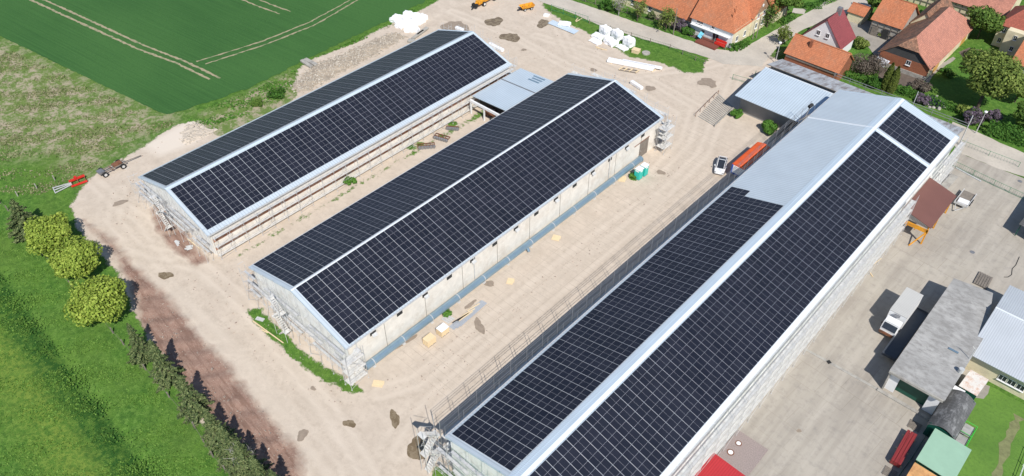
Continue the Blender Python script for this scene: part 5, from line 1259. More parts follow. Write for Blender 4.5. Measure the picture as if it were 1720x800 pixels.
# concrete beams behind hall A
for i,(lb,a,b,w_) in enumerate((('upper round-ended concrete beam behind the rubble heap',(513,102),(532,112),.9),('lower round-ended concrete beam behind the rubble heap',(507,104),(524,115),.8),('long grey concrete slab right of the rubble heap',(700,62),(718,49),.8),('second grey concrete slab beside the white packs',(692,68),(712,54),.6),('short pale concrete block behind the leftmost hall',(686,70),(697,72),1.1))):
    p,q=at(*a),at(*b); mb=MB(); mb.beam((p.x,p.y,.35),(q.x,q.y,.35),w_,.5); tag(mb.build('concrete_beam',M['concrete'],None,bevel=.08),lb,'beam','concrete beams by the rubble')
for lb,a,b in (('white wrapped tube at the far left gable corner of the leftmost hall',(766,49),(778,54)),('white wrapped tube at the far right gable corner of the leftmost hall',(822,76),(845,88)),('grey board pile at the far right gable corner of the middle hall',(1060,140),(1078,152))):
    p,q=at(*a),at(*b); mb=MB(); mb.beam((p.x,p.y,.4),(q.x,q.y,.4),.8,.6); tag(mb.build('wrapped_bundle',M['wrap'],None,bevel=.05),lb,'bundle')
# wheels and farm machines
def wheel(mb_parent,c,ax,r,w_,name='wheel',rim='galv'):
    c=Vector(c); ax=Vector(ax).normalized(); mb=MB(); mb.cyl(c-ax*w_/2,c+ax*w_/2,r,n=16); o=mb.build(name,M['black'],mb_parent,uv=False)
    g=MB(); g.cyl(c-ax*(w_/2+.01),c+ax*(w_/2+.01),r*.55,n=12); g.build('rim',M[rim],o,uv=False); return o
def frame_dir(a,b): a,b=Vector(a),Vector(b); d=(b-a); d.z=0; L=d.length; d/=L; return a,b,d,Vector((-d.y,d.x,0)),L
# old wagon chassis
a,b,d,s,L=frame_dir(at(168,297),at(212,276)); t=thing('wagon_chassis','old rusty four-wheeled wagon chassis parked on the sand edge','wagon',a)
for k in (-.5,.5): mb=MB(); mb.beam(a+s*k+_z*.75,b+s*k+_z*.75,.14,.2); mb.build('side_beam',M['woodgrey'],t)
for u in (.12,.45,.85): p=a+d*L*u; mb=MB(); mb.beam(p-s*.8+_z*.7,p+s*.8+_z*.7,.14,.14); mb.build('crossbeam',M['rust'],t)
for u in (.15,.82):
    for k in (-1,1): wheel(t,a+d*L*u+s*k*.95+_z*.5,s,.5,.28,rim='galv')
mb=MB(); mb.beam(b+_z*.6,b+d*3.0+_z*.35,.12); mb.build('drawbar',M['woodgrey'],t)
mb=MB(); mb.box(a+d*L*.7+_z*.95,(1.6,1.,.3),math.atan2(d.y,d.x)); mb.build('toolbox',M['rust'],t)
mb=MB(); mb.box(a+d*.4+_z*.9,(1.,1.2,.35),math.atan2(d.y,d.x)); mb.build('engine_block',M['galvdark'],t)
# red implement
a,b,d,s,L=frame_dir(at(92,322),at(146,303)); t=thing('farm_implement','long red farm implement with a grey folded drawbar lying on the grass edge','implement',a)
mb=MB(); mb.beam(a+d*L*.5+s*.7+_z*.5,b+s*.7+_z*.7,.35,.3); mb.build('red_arm',M['red'],t)
mb=MB(); mb.beam(a+d*L*.5-s*.7+_z*.3,b-s*.7+_z*.35,.28,.25); mb.build('red_arm',M['red'],t)
for u in (.55,.75,.97): p=a+d*L*u; mb=MB(); mb.beam(p-s*.7+_z*.35,p+s*.7+_z*.5,.14,.14); mb.build('crossbar',M['rust'],t)
for k in (-.8,.1,.9): mb=MB(); mb.beam(a+s*k+_z*.25,a+d*L*.55+s*k*.3+_z*.4,.14,.14); mb.build('drawbar',M['galv'],t)
mb=MB(); mb.beam(a-s*.9+_z*.25,a+s*1.0+_z*.25,.14,.14); mb.build('hitch_bar',M['galv'],t)
mb=MB(); mb.box(a+d*L*.72+s*.7+_z*.9,(.5,.4,.35)); mb.build('bracket',M['red'],t)
# yellow machine at the top
a,b,d,s,L=frame_dir(at(796,16),at(836,-6)); t=thing('loader','yellow machine with black wheels standing at the top edge behind the leftmost hall','loader',a)
mb=MB(); mb.box(a+d*L*.45+_z*1.15,(L*.62,1.2,.9),math.atan2(d.y,d.x)); mb.build('body',M['yellow'],t,bevel=.1)
mb=MB(); mb.box(a+d*L*.75+_z*1.9,(1.6,1.1,.8),math.atan2(d.y,d.x)); mb.build('cab',M['yellow'],t,bevel=.08)
mb=MB(); mb.beam(a+d*.3+_z*1.0,a+d*L*.4+_z*1.9,.4,.35); mb.build('boom',M['yellow'],t)
mb=MB(); mb.beam(a-d*.8+_z*.3,a+d*.7+_z*.9,.2,.2); mb.build('drawbar',M['black'],t); mb=MB(); mb.box(a+d*.4+_z*.9,(.8,1.4,.7),math.atan2(d.y,d.x)); mb.build('head',M['black'],t)
for u in (.32,.75):
    for k in (-1,1): wheel(t,a+d*L*u+s*k*.85+_z*.55,s,.55,.35,rim='white')
a,b,d,s,L=frame_dir(at(876,18),at(894,14)); t=thing('tipping_skip','small orange tipping cart on a black frame near the top edge of the yard','cart',a)
mb=MB(); q=[a+s*-.7+_z*.6,a+s*.7+_z*.6,b+s*.7+_z*.6,b-s*.7+_z*.6]; q2=[x+( (x-(a+b)/2)*.25 ) for x in q]; q2=[Vector((x.x,x.y,1.15)) for x in q2]; mb.add(q+q2,[(0,1,2,3),(0,4,5,1),(1,5,6,2),(2,6,7,3),(3,7,4,0)]); mb.build('tray',M['yellow'],t)
mb=MB(); mb.beam(a-d*1.1+_z*.4,b+_z*.45,.3,.15); mb.build('frame',M['black'],t)
for u in (.2,.8):
    for k in (-1,1): wheel(t,a+d*L*u+s*k*.75+_z*.35,s,.35,.2)
# rusty machines between A and B
def rusty(label,c,L,W,rz,seed,kind='harrow',leaf=None):
    rg=random.Random(seed); p=at(*c); t=thing(kind,label,kind,p,0,'rusty implements between the two left halls'); q=Matrix.Rotation(rz,3,'Z')
    def w_(x,y,z): return p+q@Vector((x,y,z))
    for k in (-1,0,1): mb=MB(); mb.beam(w_(-L/2,k*W/2,.35),w_(L/2,k*W/2,.35),.12); mb.build('frame_bar',M['rust'],t)
    for i in range(5): x=-L/2+L*i/4; mb=MB(); mb.beam(w_(x,-W/2,.4),w_(x,W/2,.4),.1); mb.build('crossbar',M['rust'],t)
    for i in range(6): x=-L/2+L*(i+.5)/6; mb=MB(); mb.cyl(w_(x,-W/2-.1,.3),w_(x+.12,-W/2+.25,.3),.32,n=10); mb.build('disc',M['galvdark'],t)
    return t
rusty('rusty disc harrow on the sand strip, nearest the middle hall roof edge',(716,247),3.2,1.3,.9,1)
rusty('second rusty harrow with orange ends, beyond the first one',(742,233),3.0,1.4,.3,2)
rusty('small rusty harrow lying under the scaffold beyond the other two',(760,217),2.4,.8,.6,3)
p=at(824,196); t=thing('seed_drill','tall rusty machine with wheels and levers under the link roof edge','machine',p,0)
mb=MB(); mb.box(p+_z*.9,(2.2,1.4,.5),.4); mb.build('hopper',M['rust'],t)
for i in range(5): mb=MB(); mb.beam(p+Vector((-1+.5*i,-.6,.3)),p+Vector((-.9+.45*i,.5,1.9)),.1); mb.build('lever',M['rust'],t)
for k in ((-1.2,-.5),(1.2,.4),(-1.,.9),(1.,-.8)): wheel(t,p+Vector((k[0],k[1],.45)),(1,.4,0),.45,.2)
mb=MB(); mb.box(p+Vector((.2,0,1.5)),(1.4,.8,.4),.3); mb.build('gearbox',M['galvdark'],t)
# white car
def car():
    a=at(1205.8,293,0.3); b=at(1214.5,262,0.3); d=(a-b); d.z=0; d.normalize(); s=Vector((-d.y,d.x,0)); c=at(1209.8,283,0)
    t=thing('parked_car','white car with black glass roof parked in the sandy yard','car',(c.x,c.y,0)); Lc=4.75; Wd=1.9
    def w_(x,y,z): return Vector((c.x,c.y,0))+d*x+s*y+_z*z
    # body loft: stations along x with profile half widths
    st=[(-2.38,.62,.50,.95),(-2.25,.82,.32,1.12),(-1.6,.93,.26,1.16),(-.6,.95,.24,1.02),(.6,.95,.24,1.00),(1.3,.94,.26,.98),(1.95,.88,.28,.86),(2.28,.72,.34,.68),(2.38,.5,.42,.56)]
    mb=MB(); n=8
    for x,hw,zb,zt in st:
        for (fy,fz) in ((-1,.0),(-1.03,.45),(-.97,.85),(-.80,1.0),(.80,1.0),(.97,.85),(1.03,.45),(1,.0)): mb.v.append(w_(x,hw*fy,zb+(zt-zb)*fz))
    for i in range(len(st)-1):
        for j in range(n): mb.f.append([i*n+j,(i+1)*n+j,(i+1)*n+(j+1)%n,i*n+(j+1)%n]); mb.mi.append(0)
    mb.f+= [list(range(n))[::-1],[ (len(st)-1)*n+j for j in range(n)]]; mb.mi+=[0,0]
    M['carpaint']=S('white_car_paint',(.82,.82,.82),.18,0,.02); mb.build('body',M['carpaint'],t,smooth=False)
    st=[(-2.05,.70,1.12,1.14),(-1.35,.72,1.08,1.44),(-.5,.72,1.0,1.60),(.25,.70,1.0,1.57),(.7,.68,1.0,1.40),(1.35,.70,.97,1.0)]
    g=MB(); n=6
    for x,hw,zb,zt in st:
        for (fy,fz) in ((-1.18,0),(-1.1,.35),(-.9,1),(.9,1),(1.1,.35),(1.18,0)): g.v.append(w_(x,hw*fy,zb+(zt-zb)*fz))
    for i in range(len(st)-1):
        for j in range(n): g.f.append([i*n+j,(i+1)*n+j,(i+1)*n+(j+1)%n,i*n+(j+1)%n]); g.mi.append(0)
    gl_=g.build('glasshouse',M['darkglass'],t,smooth=False)
    for k in (-1,1):
        r=MB(); r.path([w_(x,k*hw*.93,zt+.015) for x,hw,zb,zt in st],.055,6); r.build('roof_rail',M['carpaint'],t)
        r=MB(); r.box(w_(.75,k*1.03,1.05),(.2,.22,.14),math.atan2(d.y,d.x)); r.build('mirror',M['carpaint'],t)
        r=MB(); r.box(w_(2.16,k*.60,.66),(.25,.34,.1),math.atan2(d.y,d.x)); r.build('headlight',M['darkglass'],t)
        r=MB(); r.box(w_(-2.3,k*.62,.92),(.12,.3,.12),math.atan2(d.y,d.x)); r.build('tail_light',M['red'],t)
        for x in (-1.45,1.45): wheel(t,w_(x,k*.86,.34),s,.34,.22)
    r=MB(); r.box(w_(-.55,0,1.59),(.12,1.3,.04),math.atan2(d.y,d.x)); r.build('roof_bar',M['carpaint'],t)
    r=MB(); r.box(w_(2.41,0,.5),(.03,.45,.1),math.atan2(d.y,d.x)); r.build('number_plate',M['white'],t)
car()
# orange covered trailer behind the railing
a=at(1240,291,0); M['orange']=S('orange_tarpaulin',(.80,.12,.02),.5,0,.08); M['bluep']=S('blue_paint',(.02,.10,.45),.4)
t=thing('covered_trailer','lorry trailer with bright orange cover in the shade beside the longest hall','trailer',(-46.5,113,0))
y0,y1=108.2,117.0
mb=MB(); mb.ext([(-46.6,y0,1.3),(-43.9,y0,1.3),(-43.9,y0,3.0),(-45.2,y0,3.35),(-46.6,y0,3.0)],(0,y1-y0,0)); mb.build('cover',M['orange'],t)
mb=MB(); mb.box((-45.25,(y0+y1)/2,1.1),(2.6,y1-y0,.25)); mb.build('bed',M['bluep'],t)
mb=MB(); mb.box((-45.25,y0-.06,2.1),(2.5,.08,1.5)); mb.build('tailboard',M['white'],t); mb=MB(); mb.box((-46.4,y0-.1,2.1),(.25,.12,1.7)); mb.build('corner_post',M['bluep'],t)
for y in (y0+1.5,y0+2.7,y1-1.5):
    for x in (-46.3,-44.2): wheel(t,(x,y,.5),(1,0,0),.5,.3)
# green thing behind the railing
t=thing('green_trailer','dark green flat trailer in the shade beside the near part of the longest hall','trailer',(-43,57,0))
mb=MB(); mb.box((-43.6,58.5,1.0),(1.5,8.5,.3)); mb.build('bed',M['green'],t)
for k in (-.75,.75): mb=MB(); mb.box((-43.6+k,58.5,1.4),(.08,8.5,.5)); mb.build('side_board',M['green'],t)
for y in (55.5,61.5):
    for x in (-44.3,-42.9): wheel(t,(x,y,.45),(1,0,0),.45,.25)
# box truck
t=thing('box_truck','white box lorry with ribbed grey roof parked on the paved yard','truck',(-10.3,96,0))
M['boxroof']=ribbed('lorry_box_roof',(.52,.51,.48),.3,'Y',.6,0,.2,.05)
mb=MB(); mb.box((-10.3,95.7,2.3),(2.45,6.0,2.5)); mb.build('box_body',M['whitewall'],t)
mb=MB(); mb.box((-10.3,95.7,3.58),(2.5,6.05,.08)); mb.build('box_roof',M['boxroof'],t)
mb=MB(); mb.box((-10.3,95.3,.95),(2.3,7.6,.25)); mb.build('chassis',M['rust'],t)
mb=MB(); mb.ext([(-11.4,90.7,.7),(-11.4,92.3,.7),(-11.4,92.3,2.75),(-11.4,91.2,2.7),(-11.4,90.7,1.7)],(2.2,0,0)); cb=mb.build('cab',M['whitewall'],t); mb=MB(); mb.box((-10.3,90.66,.95),(2.3,.1,.45)); mb.build('bumper',M['rust'],cb)
mb=MB(); mb.box((-10.3,91.75,2.8),(2.1,1.2,.12)); mb.build('cab_roof',M['white'],t)
mb=MB(); mb.ext([(-11.25,90.66,1.75),(-11.25,91.12,2.6),(-11.25,91.08,2.62),(-11.25,90.62,1.77)],(1.9,0,0)); mb.build('windscreen',M['darkglass'],cb)
mb=MB(); mb.box((-10.3,92.5,3.3),(.8,.25,.3)); mb.build('cooling_unit',M['galvdark'],t)
for k in (-1,1): mb=MB(); mb.box((-10.3+k*1.25,91.2,2.1),(.2,.08,.35)); mb.build('mirror',M['black'],t); mb=MB(); mb.box((-10.3+k*.8,90.66,1.0),(.3,.06,.2)); mb.build('headlight',M['white'],t)
for y in (91.8,97.2):
    for k in (-1,1): wheel(t,(-10.3+k*1.0,y,.5),(1,0,0),.5,.3,rim='galv')
# flat black trailer by the garage
t=thing('flatbed_trailer','long black flatbed trailer in the shade of the garage wall','trailer',(-8.6,91,0))
pa,pb=at(1519,508,1.3),at(1486,584,1.3); M['blackbed']=S('dark_blue_grey_tarp',(.055,.065,.08),.45,0,.15)
ym,yM=86.6,98.2
mb=MB(); mb.box((-8.35,(ym+yM)/2,1.1),(1.9,yM-ym,.3)); mb.build('bed',M['blackbed'],t)
for k in (-.95,.95): mb=MB(); mb.box((-8.35+k,(ym+yM)/2,1.35),(.08,yM-ym,.25)); mb.build('rim_board',M['blackbed'],t)
for y in (ym,yM): mb=MB(); mb.box((-8.35,y,1.35),(1.9,.08,.25)); mb.build('end_board',M['blackbed'],t)
for y in (88.5,96):
    for k in (-.75,.75): wheel(t,(-8.35+k,y,.45),(1,0,0),.45,.25)
# small trailer with white pad
a=at(1592,338); t=thing('car_trailer','small open car trailer with galvanised rails and a white box on its bed','trailer',(-13.6,128,0))
mb=MB(); mb.box((-13.1,129.6,.62),(2.0,4.6,.12)); mb.build('bed',M['woodgrey'],t)
for k in (-1.05,1.05): mb=MB(); mb.box((-13.1+k,129.6,.78),(.1,4.8,.3)); mb.build('side_rail',M['galv'],t)
for y in (127.3,): mb=MB(); mb.box((-13.1,y,.8),(2.1,.1,.35)); mb.build('front_rail',M['galv'],t)
for k in (-.7,.7): mb=MB(); mb.beam((-13.1+k,127.2,.55),(-13.3,125.5,.5),.1); mb.build('drawbar',M['galv'],t)
for y in (129.2,130.2):
    for k in (-1.15,1.15): wheel(t,(-13.1+k,y,.35),(1,0,0),.35,.2)
mb=MB(); mb.box((-13.0,128.4,.82),(1.7,1.3,.28),.05); mb.box((-13.0,128.4,.97),(1.6,1.2,.03),.05); o=tag(mb.build('white_box',M['white']),'flat white box lying on the small trailer','box'); 
mb=MB(); mb.box((-17.0,133.0,.25),(1.3,5.0,.35),-.04); mb.box((-17.0,133,.45),(1.2,4.9,.05),-.04); tag(mb.build('concrete_slab',M['concrete']),'long ribbed grey slab lying between the canopy and the green fence','slab')
a,b=at(1605,283),at(1647,306); mb=MB(); mb.beam((a.x,a.y,.15),(b.x,b.y,.15),.22,.2); tag(mb.build('metal_beam',M['galv']),'long pale metal beam lying below the green fence','beam')
# fences ------------------------------------------------------------
def fence(label,line,h,gap,mat,rails,name='fence',w_=.07,net=None,netm=None,topw=.06,group=None):
    pts=[P(*q) for q in line]; t=thing(name,label,'fence',pts[0],0,group)
    for a,b in zip(pts[:-1],pts[1:]):
        n=max(1,round((b-a).length/gap))
        for i in range(n+(b is pts[-1])):
            p=a.lerp(b,i/n); mb=MB(); mb.box((p.x,p.y,h/2),(w_,w_,h)); mb.build('post',M[mat],t,uv=False)
    for z in rails:
        mb=MB(); mb.path([p+_z*z for p in pts],topw/2,5); mb.build('rail',M[mat],t,uv=False)
    if net:
        mb=MB(); 
        for a,b in zip(pts[:-1],pts[1:]):
            n=int((b-a).length/net)
            for i in range(n+1): p=a.lerp(b,i/n); mb.box((p.x,p.y,h*.5),(.02,.02,h*.96))
        mb.build('wire_mesh',M[netm or mat],t,uv=False)
    return t
fence('weathered post and wire fence along the tree row on the left',[(-60,310),(0,342),(28,368),(72,428),(137,500),(190,560),(226,600),(264,644),(327,718),(358,768),(400,815)],1.2,3.4,'woodgrey',[.4,1.0],w_=.15,topw=.02)
fence('short row of old posts on the meadow above the trees',[(30,330),(62,317),(92,303)],1.1,4,'concrete',[],w_=.14)
fence('green railing fence between paved yard and lane, near the canopy',[(1600,279),(1668,312),(1720,336),(1800,372)],1.2,3.3,'green',[.15,1.15],net=.35,netm='green')
fence('green railing along the lane at the corner of the longest hall',[(1612,243),(1660,262),(1710,281)],1.1,4.,'green',[1.05],net=.5)
fence('green gate fence beside the lane entrance at the top',[(926,18),(987,38)],1.6,4,'green',[.3,1.5],net=.5)
fence('low green wire fence on the grass strip along the lane',[(990,40),(1060,62),(1125,82),(1168,102),(1184,108)],1.1,4.5,'woodgrey',[.9],net=.4,netm='green',w_=.12)
fence('dark wire fence in front of the farm gardens along the lane',[(950,-6),(1000,8),(1090,34),(1160,62),(1218,84)],1.4,2.8,'woodgrey',[.2,1.3],net=.18,netm='black',w_=.12)
fence('rusty low railing around the old slatted cattle pen, left side',[(1168,196),(1206,158)],.9,2.2,'rust',[.8],topw=.08)
fence('pale board edge on the right side of the old slatted cattle pen',[(1200,214),(1231,184)],.5,2.0,'concrete',[.45],topw=.2)
fence('wire fence with green posts beside the corner of the blue roofed shed',[(1230,134),(1262,143),(1268,128)],1.3,3.,'green',[1.25,.3],net=.4,netm='galv')
fence('grey fence panel at the lane corner beside the brick shed',[(1294,100),(1304,98),(1316,92)],1.6,2.5,'woodgrey',[.3,1.5],net=.25)
fence('dark green mesh fence in the shade between stack of red sheets and sheds',[(1582,688),(1560,725),(1530,772),(1510,800)],1.2,2.5,'greendark',[1.1,.2],net=.4)
fence('pale post fence at the right bottom corner of the garden',[(1700,830),(1726,760)],1.0,2.5,'wrap',[.9,.5])
# slatted pen floor
pn=[P(*q) for q in ((1172,197),(1208,158),(1234,182),(1199,213))]
t=thing('slatted_floor','old slatted concrete pen floor with grass growing between the slats','floor',pn[0],0)
for i in range(16):
    a=pn[0].lerp(pn[1],(i+.5)/16); b=pn[3].lerp(pn[2],(i+.5)/16); mb=MB(); mb.beam((a.x,a.y,.07),(b.x,b.y,.07),.24,.1); mb.build('slat',M['concrete'],t,uv=False)
M['lawn']=None
# lawn patches of village and garden: greener sheet
def lawn_mat(name,c1,c2,c3):
    mm,n,l,b=newmat(name); pos=geopos(n,l); n1=noise(n,l,.15,5,.6,pos); n2=noise(n,l,2.2,7,.75,pos)
    o=mix(n,l,mrange(n,l,n1,.35,.65),c1,c2); o=mix(n,l,mrange(n,l,n2,.48,.7,0,.6),o,c3)
    l.new(o,b.inputs['Base Color']); b.inputs['Roughness'].default_value=.95; bump(n,l,b,n2,.5,.12); return mm
M['lawn']=lawn_mat('garden_lawn',(.09,.19,.025),(.13,.25,.035),(.055,.12,.02))
M['soilbed']=S('garden_soil',(.13,.10,.08),.95,0,.3,1.5)
M['drive']=S('grey_drive',(.33,.30,.26),.92,0,.15,.6,(.24,.22,.19),.5)
def sp(name,pts,z,mat,kind='structure'): return sheet(name,rough_outline([tuple(P(*q))[:2] for q in pts],1.3,.15,9),z,M[mat])
sp('driveway',[(1412,24),(1428,62),(1448,66),(1470,95),(1500,92),(1530,60),(1480,42),(1436,28)],.04,'drive')
sp('driveway',[(1330,22),(1350,24),(1356,16),(1332,14)],.05,'road')
sp('garden_bed',[(1610,88),(1628,80),(1662,88),(1652,98),(1616,96)],.04,'soilbed')
sp('garden_bed',[(1478,112),(1500,118),(1540,130),(1556,140),(1546,152),(1500,142),(1474,132)],.04,'soilbed')
sp('footpath',[(1562,118),(1600,96),(1606,99),(1570,124),(1560,140),(1554,138)],.045,'drive')
sp('footpath',[(1716,98),(1700,103),(1692,112),(1690,126),(1693,126),(1696,113),(1703,106),(1718,101)],.045,'drive')
sp('farm_garden_bed',[(1100,10),(1096,30),(1150,58),(1200,78),(1215,72),(1160,40)],.04,'soilbed')
sheet('garden_lawn',rough_outline([(.6,86.3),(3.6,92.2),(30,92.2),(30,60),(5.6,60),(5.6,78.2),(3.3,79)],1.2,.1,8),.045,M['lawn'])
M['drygrass']=S('dry_worn_grass',(.20,.21,.09),.95,0,.3,1.5)
ribbon('worn_path',[P(*q) for q in ((1712,700),(1700,722),(1688,750),(1680,780),(1672,820))],1.0,.05,M['drygrass'],.3,.8)
sp('concrete_pad',[(1620,650),(1636,640),(1664,650),(1652,672),(1634,668)],.055,'drive')
# pond
pd=rough_outline([tuple(P(*q))[:2] for q in ((1552,162),(1566,160),(1578,166),(1588,176),(1576,184),(1562,180),(1550,172))],.6,.15,3)
M['water']=S('pond_water',(.03,.03,.028),.12,0,.2); o=sheet('pond_water',pd,.05,M['water'])
rg=random.Random(4)
t=thing('pond_stones','ring of pale stones round the garden pond','stones',P(1570,172),0)
for i,p in enumerate(pd[::1]):
    if i%2 and i<len(pd)*.5: continue
    mb=MB(); r=rg.uniform(.2,.42); mb.lathe((p[0]+rg.uniform(-.2,.2),p[1]+rg.uniform(-.2,.2),0),[(r,0),(r*.95,r*.4),(r*.5,r*.7)],6); mb.build('stone',M['concrete'],t,uv=False)
# street lamps and poles
def lamp(label,base,top,group='street lamps'):
    b=P(*base); H=height_of(base,top); t=thing('street_lamp',label,'street lamp',b,0,group)
    mb=MB(); mb.cyl((b.x,b.y,0),(b.x,b.y,H),.09,.05,8); mb.build('pole',M['galv'],t); mb=MB(); mb.lathe((b.x,b.y,H),[(.12,0),(.3,.12),(.32,.3),(.15,.42)],10); mb.build('lamp_head',M['white'],t)
lamp('street lamp with white head at the lane corner by the brick shed',(1302,106),(1309,74)); lamp('street lamp with white head beside the thick hedge at the right',(1638.5,224.6),(1655,190))
for lb,b_,t_ in (('dark timber pole in front of the low farm wing',(1130.7,59),(1135,15)),('thin dark pole beside the cream farmhouse side wall',(1270,64),(1272,28)),('second thin pole near the farmhouse side wall',(1264,66),(1266,50))):
    b=P(*b_); H=height_of(b_,t_); mb=MB(); mb.cyl((b.x,b.y,0),(b.x,b.y,H),.12,.09,8); tag(mb.build('utility_pole',M['woodgrey']),lb,'pole')
# farmhouse terrace furniture
t=thing('garden_sofa','red garden bench on the farmhouse terrace','bench',(-72.3,146.6,.46)); 
mb=MB(); mb.box((-72.6,147.2,.75),(2.6,.8,.4)); mb.build('seat',M['red'],t); mb=MB(); mb.box((-72.6,147.6,1.2),(2.6,.2,.7)); mb.build('backrest',M['red'],t)
t=thing('sunshade','light blue tilted sunshade left on the farmhouse terrace','parasol',(-77.6,146.9,.4)); M['skyblue']=S('sky_blue_cloth',(.15,.50,.65),.7)
mb=MB(); mb.box((-77.6,146.9,1.3),(.9,1.6,.08),M=Euler((.4,.5,.3)).to_matrix()); mb.build('canopy',M['skyblue'],t); mb=MB(); mb.cyl((-77.6,146.9,.4),(-77.6,146.9,1.3),.05); mb.build('pole',M['galv'],t)
# garden greenhouse next to barn
t=thing('cold_frame','small lean-to greenhouse with white panes at the brick barn corner','greenhouse',(-42.7,161.7,0)); 
mb=MB(); mb.slab([Vector((-44.2,160.9,1.5)),Vector((-41.4,160.6,1.5)),Vector((-41.2,163.2,2.0)),Vector((-44.0,163.6,2.0))],.06); M['pane']=S('milky_panes',(.62,.64,.68),.3,0,.15,3.); mb.build('pane_roof',M['pane'],t)
for x,y in ((-44.1,161.),(-41.5,160.8),(-42.8,160.9)): mb=MB(); mb.box((x,y,.75),(.1,.1,1.5)); mb.build('post',M['woodgrey'],t)
# stack of red sheets on trailer bottom right
a,b,d,s,L=frame_dir(at(1503,780,0.5),at(1531,729,0.5)); t=thing('sheet_stack','stack of dark red roof sheets on pallets in the shade near the bottom edge','stack',a); M['darkred']=ribbed('dark_red_sheet',(.26,.035,.035),.3,'X',.4,0,.3,.1)
for k in range(3): mb=MB(); mb.box((a+b)/2+s*(k*.42-.42)+_z*.1,(L,.38,.7),math.atan2(d.y,d.x)); mb.build('sheet_bundle',M['darkred'],t)
for u in (.08,.5,.92): p=a.lerp(b,u); mb=MB(); mb.box((p.x,p.y,.08),(.2,1.6,.16),math.atan2(d.y,d.x)); mb.build('bearer',M['woodlight'],t)
for lb,c_ in (('weathered wooden pallet behind the stack of red sheets',(1536,716)),('weathered wooden pallet below the stack of red sheets, at the bottom edge',(1494,795))):
    p=at(*c_); t=thing('pallet',lb,'pallet',p,0,'wooden pallets by the red stack'); rz=math.atan2(d.y,d.x)
    for k in range(6): mb=MB(); mb.box((p.x+math.cos(rz)*(k*.24-.6),p.y+math.sin(rz)*(k*.24-.6),.14),(.16,1.5,.03),rz); mb.build('slat',M['woodgrey'],t)
    for k in (-.6,0,.6): q=p+Vector((-math.sin(rz),math.cos(rz),0))*k; mb=MB(); mb.box((q.x,q.y,.06),(1.5,.1,.1),rz); mb.build('runner',M['woodgrey'],t)
# manhole area and red roof at the bottom
M['pebble']=S('exposed_aggregate',(.33,.27,.25),.9,0,.4,9.,None,.5,.5)
mb=MB(); mb.box((-15.6,60.1,.12),(4.4,5.2,.2)); 
t=thing('manhole_slab','raised aggregate slab with two round manhole covers at the foot of the scaffold','slab',(-15.6,60,0)); mb.build('slab',M['pebble'],t)
for x,y,r in ((-15.0,61.3,.42),(-15.5,59.3,.48)):
    q=at(1240,746.5) if x==-15.0 else at(1226.5,761.5); mb=MB(); mb.cyl((q.x,q.y,.2),(q.x,q.y,.245),r,n=20); c=mb.build('manhole_cover',M['rust'],t); mb=MB(); mb.cyl((q.x,q.y,.24),(q.x,q.y,.26),r*.68,n=20); mb.build('cover_plate',M['wrap'],c)
q=at(1256,773); t=thing('open_shaft','open square shaft with a worn concrete rim on the paved yard','shaft',q,0); 
mb=MB(); mb.box((q.x,q.y,.09),(1.2,1.2,.1)); mb.build('rim',M['woodgrey'],t); mb=MB(); mb.box((q.x,q.y,.15),(.75,.75,.03)); mb.build('grate',M['dark'],t)
t=thing('red_roof_annex','low annex with a bright red sheet roof at the bottom edge beside the longest hall','annex',(-16,52,0)); M['redroof']=ribbed('bright_red_sheet',(.45,.035,.04),.3,'X',.45,0,.25,.05)
MB().slab([Vector((-18.1,44,2.9)),Vector((-13.2,44,2.6)),Vector((-13.2,55.9,2.6)),Vector((-18.1,55.9,2.9))],.1).build('roof',M['redroof'],t)
for c,d_ in (((-13.5,50,1.25),(.2,11.5,2.5)),((-15.7,55.6,1.25),(4.4,.2,2.5))): mb=MB(); mb.box(c,d_); mb.build('wall',M['whitewall'],t)
mb=MB(); mb.beam(at(1345,583)+_z*.04,at(1486,661)+_z*.04,.42,.1); o=mb.build('drain_channel',M['concrete'],None,uv=False); struct(o)
q=at(1392,609); mb=MB(); mb.box((q.x,q.y,.1),(.55,.55,.05),-.5); tag(mb.build('drain_grate',M['black']),'dark drain grate set in the concrete channel across the paved yard','grate')
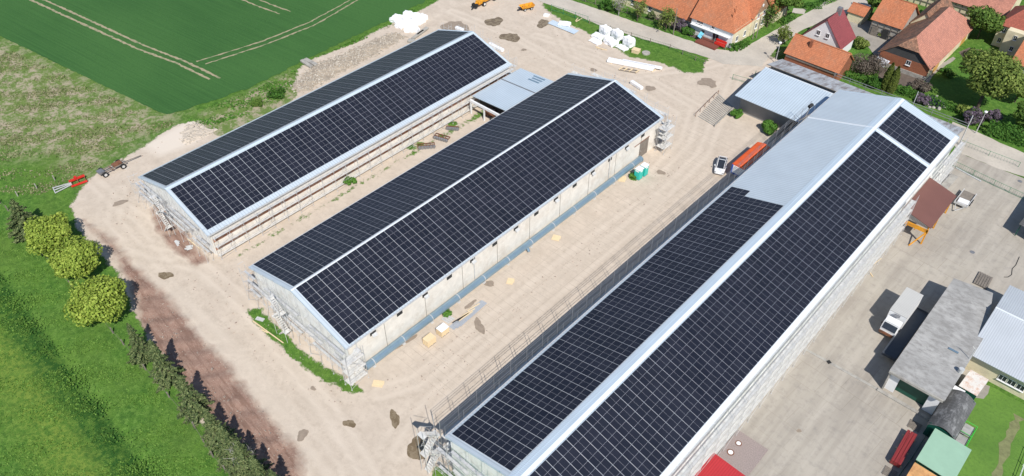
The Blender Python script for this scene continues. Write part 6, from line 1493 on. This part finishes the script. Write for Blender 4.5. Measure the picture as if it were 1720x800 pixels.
for lb,c_ in (('round metal manhole cover on the paved yard near the canopy',(1633,424)),('oval metal manhole cover at the right by the green fence',(1713,305))):
    q=at(*c_); mb=MB(); mb.cyl((q.x,q.y,.02),(q.x,q.y,.06),.38,n=20); mb.box((q.x,q.y,.065),(.5,.08,.01),.5); tag(mb.build('manhole_cover',M['galvdark']),lb,'manhole')
q=at(1652,473); mb=MB(); 
for k in range(6): mb.box((q.x+.35*k-1,q.y,.2+.0*k),(.28,3.2,.1),.05)
tag(mb.build('board_stack',M['woodgrey']),'stack of dark weathered boards behind the far end of the garage','boards')
pts=[at(*c_) for c_ in ((1712,432),(1706,446),(1700,452),(1699,462),(1693,466),(1686,466))]; mb=MB(); mb.path([p+_z*.06 for p in pts],.05,5); tag(mb.build('hose',M['black']),'thin black hose snaking over the paved yard at the right','hose')

# loose stones over the brown soil band and the yard edges
rng=np.random.default_rng(77); mb=MB()
for poly,N in (([(150,380),(200,420),(262,480),(330,560),(400,640),(500,760),(520,830),(440,830),(345,700),(235,540),(205,450)],500),([(740,10),(900,10),(960,50),(1060,110),(1180,130),(1120,230),(1130,300),(1000,440),(960,120),(880,100)],260),([(640,640),(840,520),(1160,260),(1100,330),(760,640),(700,700)],200),([(240,260),(300,220),(230,300),(230,420),(300,460),(400,450),(460,560),(600,680),(500,680),(300,470),(160,360)],260)):
    q=[(P(*c).x,P(*c).y) for c in poly]; xs=[p[0] for p in q]; ys=[p[1] for p in q]
    X=rng.uniform(min(xs),max(xs),N*4); Y=rng.uniform(min(ys),max(ys),N*4); k=sdist(X,Y,q)>0; X=X[k][:N]; Y=Y[k][:N]
    for x,y in zip(X,Y):
        if -84.5<x<-61 and 33<y<108: continue
        s=abs(rng.normal())*.06+.05; mb.box((x,y,s*.2),(s*1.4,s,s*.6),M=Euler(rng.uniform(0,6,3)).to_matrix())
M['stonebrown']=S('brown_stones',(.38,.31,.26),.9,0,.3,1.5); o=mb.build('loose_stones',M['stonebrown'],uv=False); o['kind']='stuff'; o['label']='loose stones scattered over the soil band and sandy yard'; o['category']='stones'
